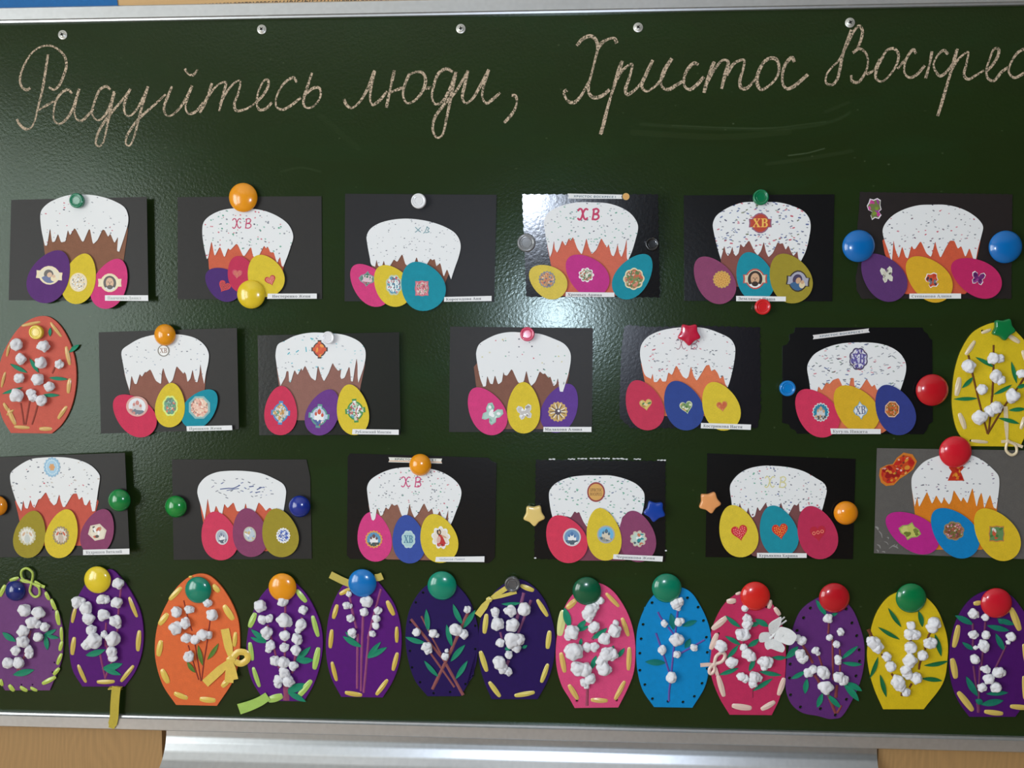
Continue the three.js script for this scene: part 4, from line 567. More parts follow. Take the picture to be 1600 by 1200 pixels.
// ------------------------------------------------------------------ felt eggs with cotton-wool willow twigs
const puffs = Array.from({ length: 6 }, (_, k) => {
  const g = mergeVertices(new THREE.IcosahedronGeometry(1, 9).deleteAttribute('uv').deleteAttribute('normal')), p = g.attributes.position, v = new THREE.Vector3();
  for (let i = 0; i < p.count; i++) {
    v.fromBufferAttribute(p, i); const q = 1 + 0.3 * noise.noise(v.x * 1.15 + k * 7.3, v.y * 1.15 + 0.37, v.z * 1.15 + 0.7) + 0.1 * noise.noise(v.x * 2.2 + 0.31, v.y * 2.2 + k * 5.1, v.z * 2.2 + 0.2) + 0.018 * noise.noise(v.x * 9, v.y * 9 + 0.5, v.z * 9 + k * 1.7);
    v.multiplyScalar(q); p.setXYZ(i, v.x, v.y, v.z * 0.82);
  }
  g.computeVertexNormals(); return cardUv(g);
});
const stitchGeo = (() => {                                            // a raised loop of ribbon, one metre long and wide: scaled in place
  const nu = 16, nv = 7, pos = [], idx = [];
  for (let i = 0; i <= nu; i++) for (let j = 0; j <= nv; j++) {
    const u = i / nu, f = j / nv * 2 - 1, e = Math.min(1, Math.pow(Math.sin(Math.PI * Math.min(0.999, Math.max(0.001, u))), 0.38)), wide = 0.55 + 0.45 * Math.pow(Math.sin(Math.PI * u), 0.7);
    pos.push(u - 0.5, f * 0.5 * wide * (u === 0 || u === 1 ? 0.75 : 1), e * (0.45 + 0.55 * Math.sqrt(1 - f * f)) * (1 + 0.2 * Math.sin(f * 6 + u * 3) * Math.sin(Math.PI * u)));
  }
  for (let i = 0; i < nu; i++) for (let j = 0; j < nv; j++) { const a = i * (nv + 1) + j, b = a + nv + 1; idx.push(a, b, a + 1, a + 1, b, b + 1); }
  const g = new THREE.BufferGeometry(); g.setAttribute('position', new THREE.Float32BufferAttribute(pos, 3)); g.setIndex(idx); g.computeVertexNormals(); return cardUv(g);
})();
const TH = 0.0026;
function leafGeo(h, x1, y1, x2, y2, w, z) {
  const a = h.p(x1, y1, z), b = h.p(x2, y2, z), d = b.clone().sub(a), L = d.length(), n = new THREE.Vector2(-d.y, d.x).normalize(), W = w / h.crop[2] * PX * 0.42, pos = [], idx = [], N = 10, bow = (rnd() - 0.5) * 0.06 * L;
  for (let i = 0; i <= N; i++) {
    const t = i / N, k = Math.pow(Math.sin(Math.PI * t), 0.85) * W, c = a.clone().addScaledVector(d, t).addScaledVector(n, bow * Math.sin(Math.PI * t)), lift = z + 0.0006 + 0.0012 * Math.sin(Math.PI * t);
    for (const [f, q] of [[1, 0], [0, -0.0004], [-1, 0]]) pos.push(c.x + n.x * k * f, c.y + n.y * k * f, lift + q);
    for (const f of [1, 0, -1]) pos.push(c.x + n.x * k * f, c.y + n.y * k * f, lift - 0.0005 - (f ? 0 : 0.0004));
  }
  for (let i = 0; i < N; i++) { const o = i * 6, q = (p, r) => idx.push(o + p, o + r, o + p + 6, o + r, o + r + 6, o + p + 6); q(1, 0); q(2, 1); q(3, 4); q(4, 5); q(0, 3); q(5, 2); }
  const g = new THREE.BufferGeometry(); g.setAttribute('position', new THREE.Float32BufferAttribute(pos, 3)); g.setIndex(idx);
  const o = g.toNonIndexed(); o.computeVertexNormals(); return cardUv(o);
}
const eggHang = [];
function willowEgg(d) {
  const g = thing('willow_egg', d.label, 'egg craft', 'egg-shaped willow crafts on the board'), [ox, oy, s] = d.o, out = pairs(d.out);
  const c = out.reduce((a, p) => [a[0] + p[0] / out.length, a[1] + p[1] / out.length], [0, 0]);
  const h = new Hang(g, ox + c[0] / s, oy + c[1] / s, 0.0005, 0, 0); h.crop = d.o; eggHang.push(h);
  const m = (v) => v / s * PX, ring = spline(d.round ? [...out, out[0]] : out, 6);
  part('felt_base', slab(ring.slice(0, d.round ? -1 : undefined).map(([x, y]) => h.p(x, y, TH)), 0, TH, pairs(d.holes ?? []).map(([x, y]) => [h.p(x, y, TH), m(d.holeR ?? 12)]), 0.0004), foam(d.color), g);
  for (const t of d.twigs) {
    const [x1, y1, x2, y2, w = d.twigW ?? 20] = t, a = h.p(x1, y1, TH), b = h.p(x2, y2, TH), mid = a.clone().add(b).multiplyScalar(0.5).add(new THREE.Vector2((rnd() - 0.5) * 0.0015, (rnd() - 0.5) * 0.0015));
    const path = spline([[a.x, a.y], [mid.x, mid.y], [b.x, b.y]], 3).map((p) => new THREE.Vector2(...p));
    part('twig', band(path, m(w), TH - 0.0002, 0.0011, { round: 1, width: () => 0.9 + rnd() * 0.2 }), paper(d.twigColor, 0.75), g);
  }
  for (const l of d.leaves) part('leaf', leafGeo(h, ...l, TH), paper(d.leafColor ?? [22, 138, 104], 0.6), g);
  for (const t of d.stitches ?? []) {
    const [x1, y1, x2, y2, w = d.stitchW ?? 26, col] = t, a = h.p(x1, y1, TH), b = h.p(x2, y2, TH), q = part('ribbon_stitch', stitchGeo, satin(col ?? d.ribbon), g);
    q.position.set((a.x + b.x) / 2, (a.y + b.y) / 2, TH - 0.0003); q.rotation.z = Math.atan2(b.y - a.y, b.x - a.x); q.scale.set(a.distanceTo(b) + m(8), m(w), 0.0021);
  }
  if (d.bow) {
    const [cx, cy, loops, tails, w, col] = d.bow, bow = new THREE.Group(); bow.name = numbered('bow'); g.add(bow); const mt = satin(col ?? d.ribbon), z = TH + 0.0018;
    const P = (x, y) => h.p(x, y, z);
    for (const [x, y, f = 0.3] of loops) {                            // a loop seen from its edge: out along one side and back along the other
      const dx = x - cx, dy = y - cy, px = -dy * f, py = dx * f;
      const path = spline([[cx, cy], [cx + dx * 0.5 + px, cy + dy * 0.5 + py], [cx + dx * 0.92 + px * 0.6, cy + dy * 0.92 + py * 0.6], [x, y], [cx + dx * 0.92 - px * 0.6, cy + dy * 0.92 - py * 0.6], [cx + dx * 0.5 - px, cy + dy * 0.5 - py], [cx, cy]], 5).map((p) => P(...p));
      part('bow_loop', band(path, m(w * 0.8), z, 0.0016, { round: 1 }), mt, bow);
    }
    for (const [tn, [x, y, k = 1, sag = 0]] of tails.entries()) {
      const dx = x - cx, dy = y - cy, path = spline([[cx, cy], [cx + dx * 0.5 - dy * sag, cy + dy * 0.5 + dx * sag], [x, y]], 6).map((p) => P(...p));
      part('bow_tail', band(path, m(w * k), z - 0.0012 + tn * 0.0009, 0.0005, { width: (t) => 0.45 + 0.55 * Math.min(1, t * 2.4) }), mt, bow);
    }
    const knot = part('bow_knot', puffs[3], mt, bow); const kp = P(cx, cy); knot.position.set(kp.x, kp.y, z + 0.001); knot.scale.set(m(w * 0.55), m(w * 0.5), 0.0014);
  }
  d.balls.forEach(([x, y, r], i) => {
    const R = m(r) * 0.93, z = TH + R * 0.62, p = h.p(x, y, z), q = part('cotton_ball', puffs[(i * 5 + out.length) % 6], cotton, g);
    q.position.set(p.x, p.y, z); q.scale.set(R * (0.95 + rnd() * 0.15), R * (0.95 + rnd() * 0.15), R * 0.9); q.rotation.z = rnd() * 6.28;
  });
  for (const f of d.extra ?? []) f(h, g, m);
}
const LIME = [190, 212, 92], YGOLD = [216, 190, 92], PALE = [232, 214, 178];
willowEgg({ label: 'coral red willow egg at the left edge with pale gold stitches around it', o: [0, 490, 6], color: [208, 96, 80], ribbon: [226, 184, 110], twigColor: [156, 74, 62], twigW: 22,
  out: [100, 1120, 20, 980, -20, 800, -20, 600, 10, 420, 80, 270, 180, 130, 290, 50, 390, 22, 470, 35, 560, 110, 640, 240, 695, 400, 715, 560, 700, 750, 650, 920, 570, 1050, 485, 1125],
  stitches: [[205, 115, 375, 78, 30], [475, 85, 575, 215, 32], [90, 290, 65, 400], [620, 310, 655, 480, 40], [50, 550, 15, 690, 28], [655, 610, 640, 745, 42], [35, 840, 85, 920, 34], [75, 890, 145, 1040, 46], [65, 950, 125, 905, 26], [625, 870, 545, 985, 38], [135, 1060, 275, 1070, 34], [370, 1080, 485, 1080, 40]],
  holes: [72, 942], balls: [[155, 290, 62], [415, 305, 60], [365, 312, 26], [195, 425, 52], [385, 455, 58], [555, 475, 44], [180, 605, 52], [355, 620, 62], [460, 685, 50], [155, 770, 66], [290, 750, 44], [310, 785, 44], [390, 815, 54]],
  leaves: [[475, 130, 470, 215, 38], [650, 365, 745, 290, 48], [95, 470, 260, 555, 48], [280, 420, 365, 555, 50], [460, 600, 640, 615, 42], [20, 752, 215, 690, 40], [390, 765, 562, 765, 42]],
  twigs: [[195, 840, 225, 1040], [280, 820, 240, 1040], [355, 850, 300, 1040], [515, 500, 490, 560]] });
willowEgg({ label: 'yellow willow egg in the middle row at the right edge, under a green star magnet', o: [1470, 480, 5], color: [222, 194, 34], ribbon: PALE, twigColor: [112, 66, 22], twigW: 17, leafColor: [24, 122, 72],
  out: [215, 1085, 130, 960, 92, 780, 95, 620, 120, 460, 170, 320, 250, 200, 340, 145, 430, 118, 520, 125, 590, 190, 660, 270, 720, 400, 750, 600, 740, 800, 690, 940, 620, 1090],
  stitches: [[320, 200, 390, 175], [525, 220, 615, 275, 36], [265, 265, 195, 370, 34], [640, 340, 665, 420, 34], [145, 550, 122, 690, 44], [145, 830, 190, 950, 40], [240, 1043, 365, 1055, 26], [650, 860, 625, 950, 30]],
  holes: [325, 185, 235, 1042, 605, 265], balls: [[412, 402, 44], [462, 402, 32], [218, 462, 50], [425, 538, 46], [465, 568, 38], [322, 642, 44], [435, 780, 50], [382, 815, 42], [305, 860, 54], [565, 695, 54], [632, 520, 36]],
  bow: [520, 1045, [[575, 1150, 0.35]], [[508, 775, 1.1], [640, 1092, 0.8], [470, 1050, 0.8]], 28],
  leaves: [[270, 390, 420, 472, 34], [550, 425, 592, 595, 36], [165, 632, 252, 545, 38], [410, 682, 555, 605, 36], [98, 718, 287, 712, 34], [588, 632, 665, 602, 36], [528, 806, 665, 795, 38], [448, 866, 615, 912, 36]],
  twigs: [[215, 375, 365, 990], [412, 295, 402, 700], [400, 690, 370, 990], [690, 490, 520, 740], [522, 735, 365, 992]] });
willowEgg({ label: 'mauve willow egg at the bottom left, edged all round in yellow-green ribbon with a bow', o: [0, 870, 5.217], color: [116, 66, 124], ribbon: LIME, twigColor: [150, 80, 96],
  out: [40, 1090, -20, 980, -60, 800, -60, 600, -30, 400, 20, 280, 80, 195, 140, 175, 230, 190, 310, 220, 390, 310, 460, 430, 505, 560, 515, 700, 500, 850, 460, 960, 405, 1090],
  stitches: [[80, 192, 150, 170, 30], [165, 192, 230, 198, 30], [282, 200, 330, 228, 28], [372, 288, 402, 350, 34], [418, 348, 455, 432, 36], [462, 440, 482, 555, 40], [500, 575, 505, 685, 30], [506, 690, 488, 765, 34], [502, 790, 468, 878, 34], [482, 908, 438, 962, 34], [452, 980, 345, 1035, 40], [5, 1000, 20, 1050, 34], [75, 1045, 115, 1092, 40], [165, 1060, 222, 1092, 36], [250, 1065, 302, 1090, 30], [2, 322, 40, 232, 36], [5, 300, 40, 250, 26]],
  bow: [258, 212, [[192, 100, 0.36], [302, 325, 0.32]], [[362, 248, 1], [180, 198, 0.8], [330, 240, 0.7]], 26], holeR: 10, holes: [395, 350, 432, 432, 444, 862, 428, 940, 175, 1042, 265, 1042],
  balls: [[200, 440, 58], [315, 460, 54], [262, 535, 50], [300, 550, 36], [190, 605, 52], [365, 572, 42], [308, 655, 44], [185, 688, 56], [128, 765, 42], [235, 760, 40], [240, 795, 38], [65, 865, 50], [150, 865, 52]],
  leaves: [[20, 615, 132, 690, 62], [355, 640, 462, 590, 44], [375, 640, 485, 660, 40], [372, 635, 388, 760, 52], [105, 962, 282, 920, 68]], twigs: [[205, 800, 140, 925], [250, 600, 200, 820], [150, 900, 190, 960]] });
willowEgg({ label: 'purple willow egg with a yellow ribbon strip hanging below it over the frame', o: [90, 870, 4.287], color: [88, 18, 116], ribbon: YGOLD, twigColor: [150, 70, 112], twigW: 16,
  out: [165, 870, 100, 760, 75, 600, 75, 480, 100, 350, 150, 240, 220, 140, 290, 105, 360, 85, 430, 150, 500, 250, 555, 370, 575, 500, 565, 640, 520, 770, 450, 870],
  stitches: [[122, 335, 98, 440, 28], [112, 540, 98, 655, 36], [138, 725, 190, 840, 30], [265, 838, 380, 835, 32], [425, 835, 508, 730, 30], [548, 495, 538, 630, 36], [480, 272, 532, 402, 30]],
  balls: [[408, 180, 42], [130, 305, 42], [165, 295, 26], [190, 345, 44], [295, 285, 38], [325, 288, 30], [398, 308, 44], [207, 412, 44], [305, 392, 42], [388, 430, 42], [405, 460, 24], [225, 487, 38], [245, 560, 56], [195, 590, 36], [372, 545, 52], [312, 520, 26], [363, 635, 40], [368, 675, 34]],
  leaves: [[188, 660, 322, 620, 52], [295, 752, 437, 715, 60], [308, 750, 428, 790, 44]], twigs: [[425, 205, 400, 500], [325, 440, 320, 600], [282, 640, 320, 815], [370, 690, 318, 815], [330, 590, 345, 700]],
  extra: [(h, g, m) => { const q = [[392, 872], [385, 930], [380, 1000], [375, 1080], [358, 1150]].map(([x, y]) => h.p(x, y, 0.0112)); part('hanging_ribbon', band(spline(q.map((v) => [v.x, v.y]), 4).map((p) => new THREE.Vector2(...p)), m(62), 0.0098, 0.0006, { width: (t) => t > 0.93 ? 0.7 : 1 }), satin([196, 176, 60]), g); part('ribbon_knot', band([h.p(348, 880, 0.004), h.p(392, 876, 0.004), h.p(435, 880, 0.004)], m(22), 0.0005, 0.009, { round: 1 }), satin([196, 176, 60]), g); }] });
willowEgg({ label: 'orange willow egg with a big yellow ribbon bow on its right side', o: [230, 880, 5], color: [232, 112, 60], ribbon: [236, 202, 92], twigColor: [150, 62, 52], twigW: 12, leafColor: [92, 130, 50],
  out: [225, 1108, 120, 950, 65, 760, 60, 620, 85, 470, 150, 320, 230, 190, 330, 105, 410, 82, 480, 95, 560, 160, 650, 290, 710, 440, 725, 600, 715, 760, 670, 920, 545, 1115],
  stitches: [[265, 190, 175, 285, 42], [160, 395, 95, 480, 48], [108, 605, 88, 725, 48], [115, 830, 165, 935, 52], [212, 1015, 315, 1055, 44], [412, 1060, 532, 1072, 48], [515, 170, 562, 222, 44], [600, 330, 672, 440, 54], [690, 540, 682, 650, 36], [585, 965, 645, 900, 46], [328, 108, 352, 104, 20]],
  bow: [655, 755, [[785, 725, 0.34]], [[605, 515, 1.05], [452, 940, 1.05], [640, 930, 1.1], [690, 905, 0.8]], 66], holes: [150, 395, 525, 210],
  balls: [[228, 385, 46], [325, 365, 36], [345, 362, 28], [218, 505, 54], [298, 468, 44], [305, 585, 42], [372, 598, 42], [435, 562, 50], [478, 560, 36], [510, 400, 46], [470, 312, 34], [490, 310, 24], [322, 728, 44]],
  leaves: [[398, 640, 435, 800, 44], [558, 625, 470, 755, 42], [312, 768, 378, 855, 42]], twigs: [[285, 290, 350, 530], [372, 620, 420, 920], [492, 440, 465, 640], [465, 640, 425, 920], [320, 640, 402, 910]] });
willowEgg({ label: 'purple willow egg with lime green stitches, one tail sticking out at its lower left', o: [360, 880, 5], color: [92, 20, 122], ribbon: [178, 212, 104], twigColor: [150, 72, 104], twigW: 20,
  out: [262, 1075, 160, 900, 125, 720, 130, 580, 160, 430, 230, 270, 320, 170, 420, 110, 510, 160, 590, 240, 660, 360, 710, 500, 722, 640, 700, 800, 650, 950, 575, 1080],
  stitches: [[195, 390, 150, 500, 48], [152, 620, 172, 758, 42], [178, 815, 228, 965, 38], [295, 1070, 405, 1035, 62], [530, 1045, 632, 915, 50], [688, 660, 656, 828, 50], [642, 412, 686, 572, 42], [518, 210, 592, 302, 44]],
  balls: [[235, 335, 52], [250, 440, 38], [300, 430, 34], [282, 540, 50], [285, 565, 34], [310, 642, 42], [298, 675, 28], [410, 300, 42], [420, 440, 56], [458, 470, 30], [425, 565, 46], [420, 655, 40], [350, 760, 46], [418, 775, 48], [490, 805, 40], [568, 365, 36], [552, 482, 46], [530, 520, 30], [522, 590, 46], [512, 680, 44], [418, 858, 46], [375, 910, 40], [372, 945, 34], [455, 920, 48]],
  leaves: [[285, 622, 160, 515, 54], [285, 620, 155, 575, 38], [512, 758, 628, 650, 54], [512, 760, 652, 755, 64], [440, 1000, 592, 940, 78], [440, 1000, 592, 1082, 56]],
  twigs: [[430, 320, 425, 800], [290, 480, 380, 820], [560, 420, 482, 860], [430, 950, 436, 1072, 52]],
  extra: [(h, g, m) => part('ribbon_tail', band(spline([[292, 1040], [230, 1080], [150, 1115], [66, 1142]], 5).map(([x, y]) => h.p(x, y, 0.005)), m(88), 0.0042, 0.0006, { width: (t) => 0.8 + 0.2 * t }), satin([170, 208, 100]), g)] });
willowEgg({ label: 'purple willow egg with three long straight stems, hung by a large blue magnet', o: [495, 870, 5], color: [90, 16, 120], ribbon: [220, 190, 84], twigColor: [150, 76, 122], twigW: 22,
  out: [190, 1095, 110, 940, 72, 760, 75, 600, 100, 440, 160, 290, 240, 180, 340, 120, 440, 160, 530, 260, 610, 380, 655, 540, 662, 700, 640, 850, 590, 980, 515, 1100],
  stitches: [[180, 292, 258, 250, 36], [160, 375, 130, 482, 38], [118, 570, 105, 712, 38], [118, 822, 155, 968, 36], [222, 1060, 352, 1080, 40], [552, 960, 465, 1078, 38], [630, 750, 595, 888, 38], [625, 548, 625, 668, 32], [550, 345, 602, 455, 42]],
  balls: [[250, 290, 24], [232, 380, 32], [258, 384, 20], [262, 480, 32], [275, 590, 38], [290, 618, 22], [390, 350, 46], [362, 345, 28], [372, 428, 36], [478, 420, 32], [465, 482, 34], [460, 540, 32], [435, 600, 28]],
  leaves: [[202, 620, 357, 705, 56], [222, 585, 300, 645, 30], [388, 792, 550, 705, 54], [393, 788, 502, 662, 46]],
  twigs: [[255, 305, 310, 560], [320, 600, 315, 1030], [362, 460, 345, 1050], [502, 250, 400, 640], [405, 630, 366, 1062]],
  extra: [(h, g, m) => { for (const [a, b, c, d2] of [[290, 225, 105, 140], [455, 165, 512, 150]]) part('ribbon_tail', band([h.p(a, b, 0.004), h.p((a + c) / 2, (b + d2) / 2 + 4, 0.004), h.p(c, d2, 0.004)], m(58), 0.0032, 0.0006), satin([200, 184, 92]), g); }] });
willowEgg({ label: 'dark indigo willow egg with crossed brown twigs and no stitches', o: [620, 880, 5.217], color: [36, 12, 84], twigColor: [146, 84, 84], holeR: 13, ribbon: YGOLD,
  out: [250, 1085, 150, 960, 95, 800, 70, 620, 85, 450, 130, 320, 220, 200, 330, 140, 420, 130, 500, 190, 590, 300, 640, 430, 665, 560, 660, 740, 630, 880, 560, 1020, 520, 1085],
  holes: [215, 240, 155, 320, 112, 480, 108, 715, 125, 850, 190, 970, 300, 1060, 435, 1050, 560, 985, 615, 915, 640, 700, 640, 510], balls: [[160, 565, 36], [240, 680, 42], [255, 708, 36], [300, 570, 36], [328, 588, 22], [480, 540, 54], [505, 550, 40], [545, 580, 38], [395, 760, 34], [408, 715, 18], [575, 378, 32]],
  leaves: [[68, 600, 237, 650, 52], [240, 372, 258, 562, 54], [222, 792, 342, 928, 46], [405, 498, 452, 682, 52], [458, 330, 538, 502, 54], [642, 378, 540, 532, 54], [558, 662, 438, 802, 54], [578, 792, 478, 945, 48]],
  twigs: [[115, 455, 400, 810, 24], [200, 430, 360, 740, 18], [400, 820, 540, 1075, 28], [265, 720, 470, 1010, 20], [585, 390, 430, 740, 30], [430, 740, 290, 1028, 30]] });
willowEgg({ label: 'dark indigo willow egg with yellow stitches, hung by a small dark grey magnet', o: [730, 880, 5.22], color: [38, 12, 86], ribbon: [222, 204, 100], twigColor: [134, 78, 118],
  out: [200, 1110, 140, 970, 100, 820, 90, 640, 105, 480, 160, 330, 240, 220, 340, 150, 440, 135, 540, 190, 630, 300, 690, 450, 720, 620, 705, 800, 660, 950, 575, 1110],
  stitches: [[158, 415, 140, 572, 44], [108, 718, 160, 882, 46], [180, 968, 268, 1088, 42], [388, 1080, 548, 1052, 42], [658, 822, 605, 972, 40], [672, 552, 655, 696, 44], [572, 298, 655, 432, 40], [438, 182, 542, 222, 42]],
  bow: [180, 296, [], [[325, 200, 0.9], [402, 235, 0.6], [85, 425, 1.25]], 46], balls: [[225, 395, 38], [230, 425, 26], [350, 390, 50], [318, 385, 24], [465, 375, 57], [250, 495, 60], [365, 505, 56], [270, 650, 36], [365, 635, 68], [420, 620, 50], [400, 690, 42], [338, 745, 36], [262, 815, 55], [290, 860, 46], [332, 885, 36]],
  leaves: [[278, 332, 440, 322, 36], [305, 700, 360, 690, 44], [445, 690, 490, 668, 32]], twigs: [[462, 240, 400, 470, 30], [522, 300, 415, 570, 24], [270, 560, 290, 640, 20], [340, 790, 320, 850, 28]] });
willowEgg({ label: 'rose pink willow egg with fluffy cotton, hung by a large dark green magnet', o: [860, 880, 5], color: [224, 78, 128], ribbon: [228, 190, 106], twigColor: [160, 72, 98], holeR: 14,
  out: [190, 1132, 150, 1060, 90, 960, 50, 820, 42, 680, 60, 520, 110, 350, 190, 230, 290, 160, 390, 160, 480, 210, 560, 310, 620, 430, 655, 560, 665, 700, 650, 860, 600, 990, 530, 1128],
  stitches: [[200, 285, 130, 352, 48], [435, 235, 535, 338, 34], [560, 428, 610, 568, 38], [617, 658, 610, 835, 40], [580, 922, 505, 1064, 38], [318, 1067, 445, 1074, 40], [145, 950, 215, 1062, 42], [82, 700, 112, 852, 42], [100, 370, 72, 565, 62, [222, 224, 150]]],
  holes: [208, 1074, 518, 1070], balls: [[315, 370, 54], [285, 395, 44], [345, 345, 38], [300, 425, 40], [395, 290, 28], [365, 315, 24], [345, 495, 46], [325, 515, 34], [505, 525, 58], [510, 470, 28], [425, 595, 48], [168, 540, 58], [140, 570, 34], [190, 690, 76], [150, 680, 46], [290, 655, 40], [340, 658, 38], [220, 825, 60], [270, 830, 58], [440, 705, 58], [490, 715, 46], [400, 765, 46], [420, 820, 54], [450, 830, 36], [310, 905, 48], [265, 930, 36], [280, 960, 24]],
  leaves: [[108, 345, 152, 505, 70], [282, 440, 198, 522, 52], [302, 488, 218, 532, 36], [318, 592, 445, 505, 54], [240, 585, 235, 645, 34], [580, 662, 518, 740, 42], [360, 720, 318, 832, 50], [492, 640, 480, 690, 30]], twigs: [[290, 960, 286, 1112, 26], [345, 530, 330, 600, 18]] });
willowEgg({ label: 'sky blue willow egg with a ring of punched holes around its edge', o: [980, 880, 5], color: [0, 138, 204], ribbon: PALE, twigColor: [98, 82, 164], twigW: 18, holeR: 15, leafColor: [0, 118, 112],
  out: [210, 1125, 120, 990, 80, 840, 70, 680, 80, 520, 130, 370, 200, 260, 300, 190, 420, 190, 500, 230, 570, 330, 630, 460, 660, 600, 650, 760, 610, 960, 510, 1130],
  holes: [195, 310, 147, 357, 125, 480, 110, 592, 100, 705, 100, 838, 139, 950, 198, 1060, 320, 1080, 437, 1086, 526, 1042, 586, 940, 627, 825, 627, 698, 620, 580, 597, 450, 555, 345, 472, 272],
  balls: [[375, 318, 42], [410, 300, 36], [395, 345, 30], [290, 472, 28], [400, 460, 34], [425, 452, 28], [385, 595, 54], [273, 678, 36], [387, 710, 30], [522, 660, 30], [345, 892, 46]],
  leaves: [[340, 390, 360, 520, 62], [430, 492, 545, 448, 50], [140, 770, 302, 778, 60], [450, 662, 492, 588, 52]], twigs: [[240, 380, 280, 450], [318, 498, 372, 575], [395, 365, 345, 850], [225, 545, 328, 850], [605, 598, 420, 702], [338, 930, 326, 1078]] });
willowEgg({ label: 'crimson pink willow egg with cream stitches and a white paper butterfly glued on', o: [1090, 890, 5], color: [198, 48, 94], ribbon: [236, 206, 192], twigColor: [150, 50, 80], holeR: 12, leafColor: [24, 130, 98],
  out: [250, 1135, 170, 1000, 110, 840, 90, 660, 100, 520, 150, 370, 220, 260, 310, 190, 420, 160, 530, 210, 600, 290, 650, 400, 685, 540, 690, 700, 680, 860, 640, 1010, 580, 1138],
  stitches: [[300, 192, 335, 178, 24], [230, 248, 298, 242, 44], [228, 370, 115, 465, 50], [152, 500, 102, 622, 46], [158, 828, 206, 990, 44], [270, 1063, 420, 1082, 50], [498, 1092, 602, 1032, 44], [675, 848, 632, 980, 44], [570, 240, 556, 302, 34], [602, 298, 642, 355, 36]],
  bow: [130, 740, [[207, 655, 0.26], [100, 812, 0.24]], [[22, 748, 0.9], [155, 825, 0.8]], 34], holes: [285, 262, 540, 293, 165, 500, 280, 1080],
  balls: [[385, 385, 40], [390, 425, 42], [340, 505, 48], [372, 515, 46], [185, 600, 50], [360, 608, 32], [390, 660, 44], [415, 680, 46], [268, 725, 46], [505, 720, 42], [540, 725, 48], [520, 760, 34], [340, 838, 38], [375, 852, 34], [445, 840, 48], [470, 850, 34], [432, 890, 36], [370, 300, 30]],
  leaves: [[218, 358, 337, 452, 42], [408, 442, 485, 412, 42], [448, 385, 555, 445, 54], [213, 518, 338, 590, 42], [482, 540, 388, 602, 48], [318, 588, 228, 692, 42], [448, 690, 400, 795, 44], [322, 768, 166, 822, 42], [578, 685, 695, 685, 42], [478, 795, 655, 825, 42], [588, 848, 430, 948, 42], [688, 694, 785, 598, 60]],
  twigs: [[430, 890, 430, 1000, 8], [370, 420, 350, 640, 10]],
  extra: [(h, g) => {
    const b = new THREE.Group(); b.name = numbered('butterfly'); b.userData.label = 'white paper butterfly with pencil spirals'; g.add(b); const keepCrop = h.crop; h.crop = [1170, 950, 13.333];
    const white = paper([232, 234, 234], 0.7), wing = (pts, z, tip) => { const q = spline([...pairs(pts), pairs(pts)[0]], 4).slice(0, -1), geo = slab(q.map(([x, y]) => h.p(x, y, z)), z, z + 0.0003), c = h.p(500, 580, z), p = geo.attributes.position; for (let i = 0; i < p.count; i++) p.setZ(i, p.getZ(i) + tip * Math.hypot(p.getX(i) - c.x, p.getY(i) - c.y)); geo.computeVertexNormals(); part('wing', geo, white, b); };
    const z = TH + 0.0065;
    wing([420, 530, 390, 330, 430, 260, 540, 180, 630, 130, 645, 220, 630, 320, 560, 470, 520, 560], z, 0.35);
    wing([520, 580, 620, 380, 740, 380, 860, 425, 965, 530, 955, 610, 880, 720, 800, 742, 640, 690, 530, 650], z + 0.0006, 0.25);
    wing([460, 590, 440, 515, 330, 492, 240, 512, 200, 585, 218, 690, 300, 700, 400, 660], z - 0.0006, 0.15); wing([420, 620, 330, 700, 332, 800, 380, 858, 450, 840, 600, 890, 700, 905, 742, 820, 680, 720, 570, 645], z - 0.0004, 0.1);
    const P = (x, y, q) => h.p(x, y, q), bar = (name, pts, w, q, th, mat) => part(name, band(spline(pairs(pts), 4).map(([x, y]) => P(x, y, q)), w / 13.333 * PX, q, th, { round: 1 }), mat, b);
    bar('antenna', [620, 330, 680, 250, 748, 186], 34, z + 0.0035, 0.0004, white); bar('antenna', [640, 360, 700, 320, 785, 258], 34, z + 0.0035, 0.0004, white);
    bar('body', [610, 400, 520, 560, 440, 640], 60, z + 0.0008, 0.002, white); bar('pencil_spiral', [700, 600, 760, 530, 860, 530, 900, 600, 850, 670, 770, 660, 740, 600, 790, 560, 850, 590], 9, z + 0.0052, 0.0002, paper([170, 176, 178]));
    bar('pencil_spiral', [470, 400, 520, 300, 580, 260, 590, 330, 540, 400, 500, 440], 8, z + 0.005, 0.0002, paper([180, 186, 188]));
    h.crop = keepCrop;
  }] });
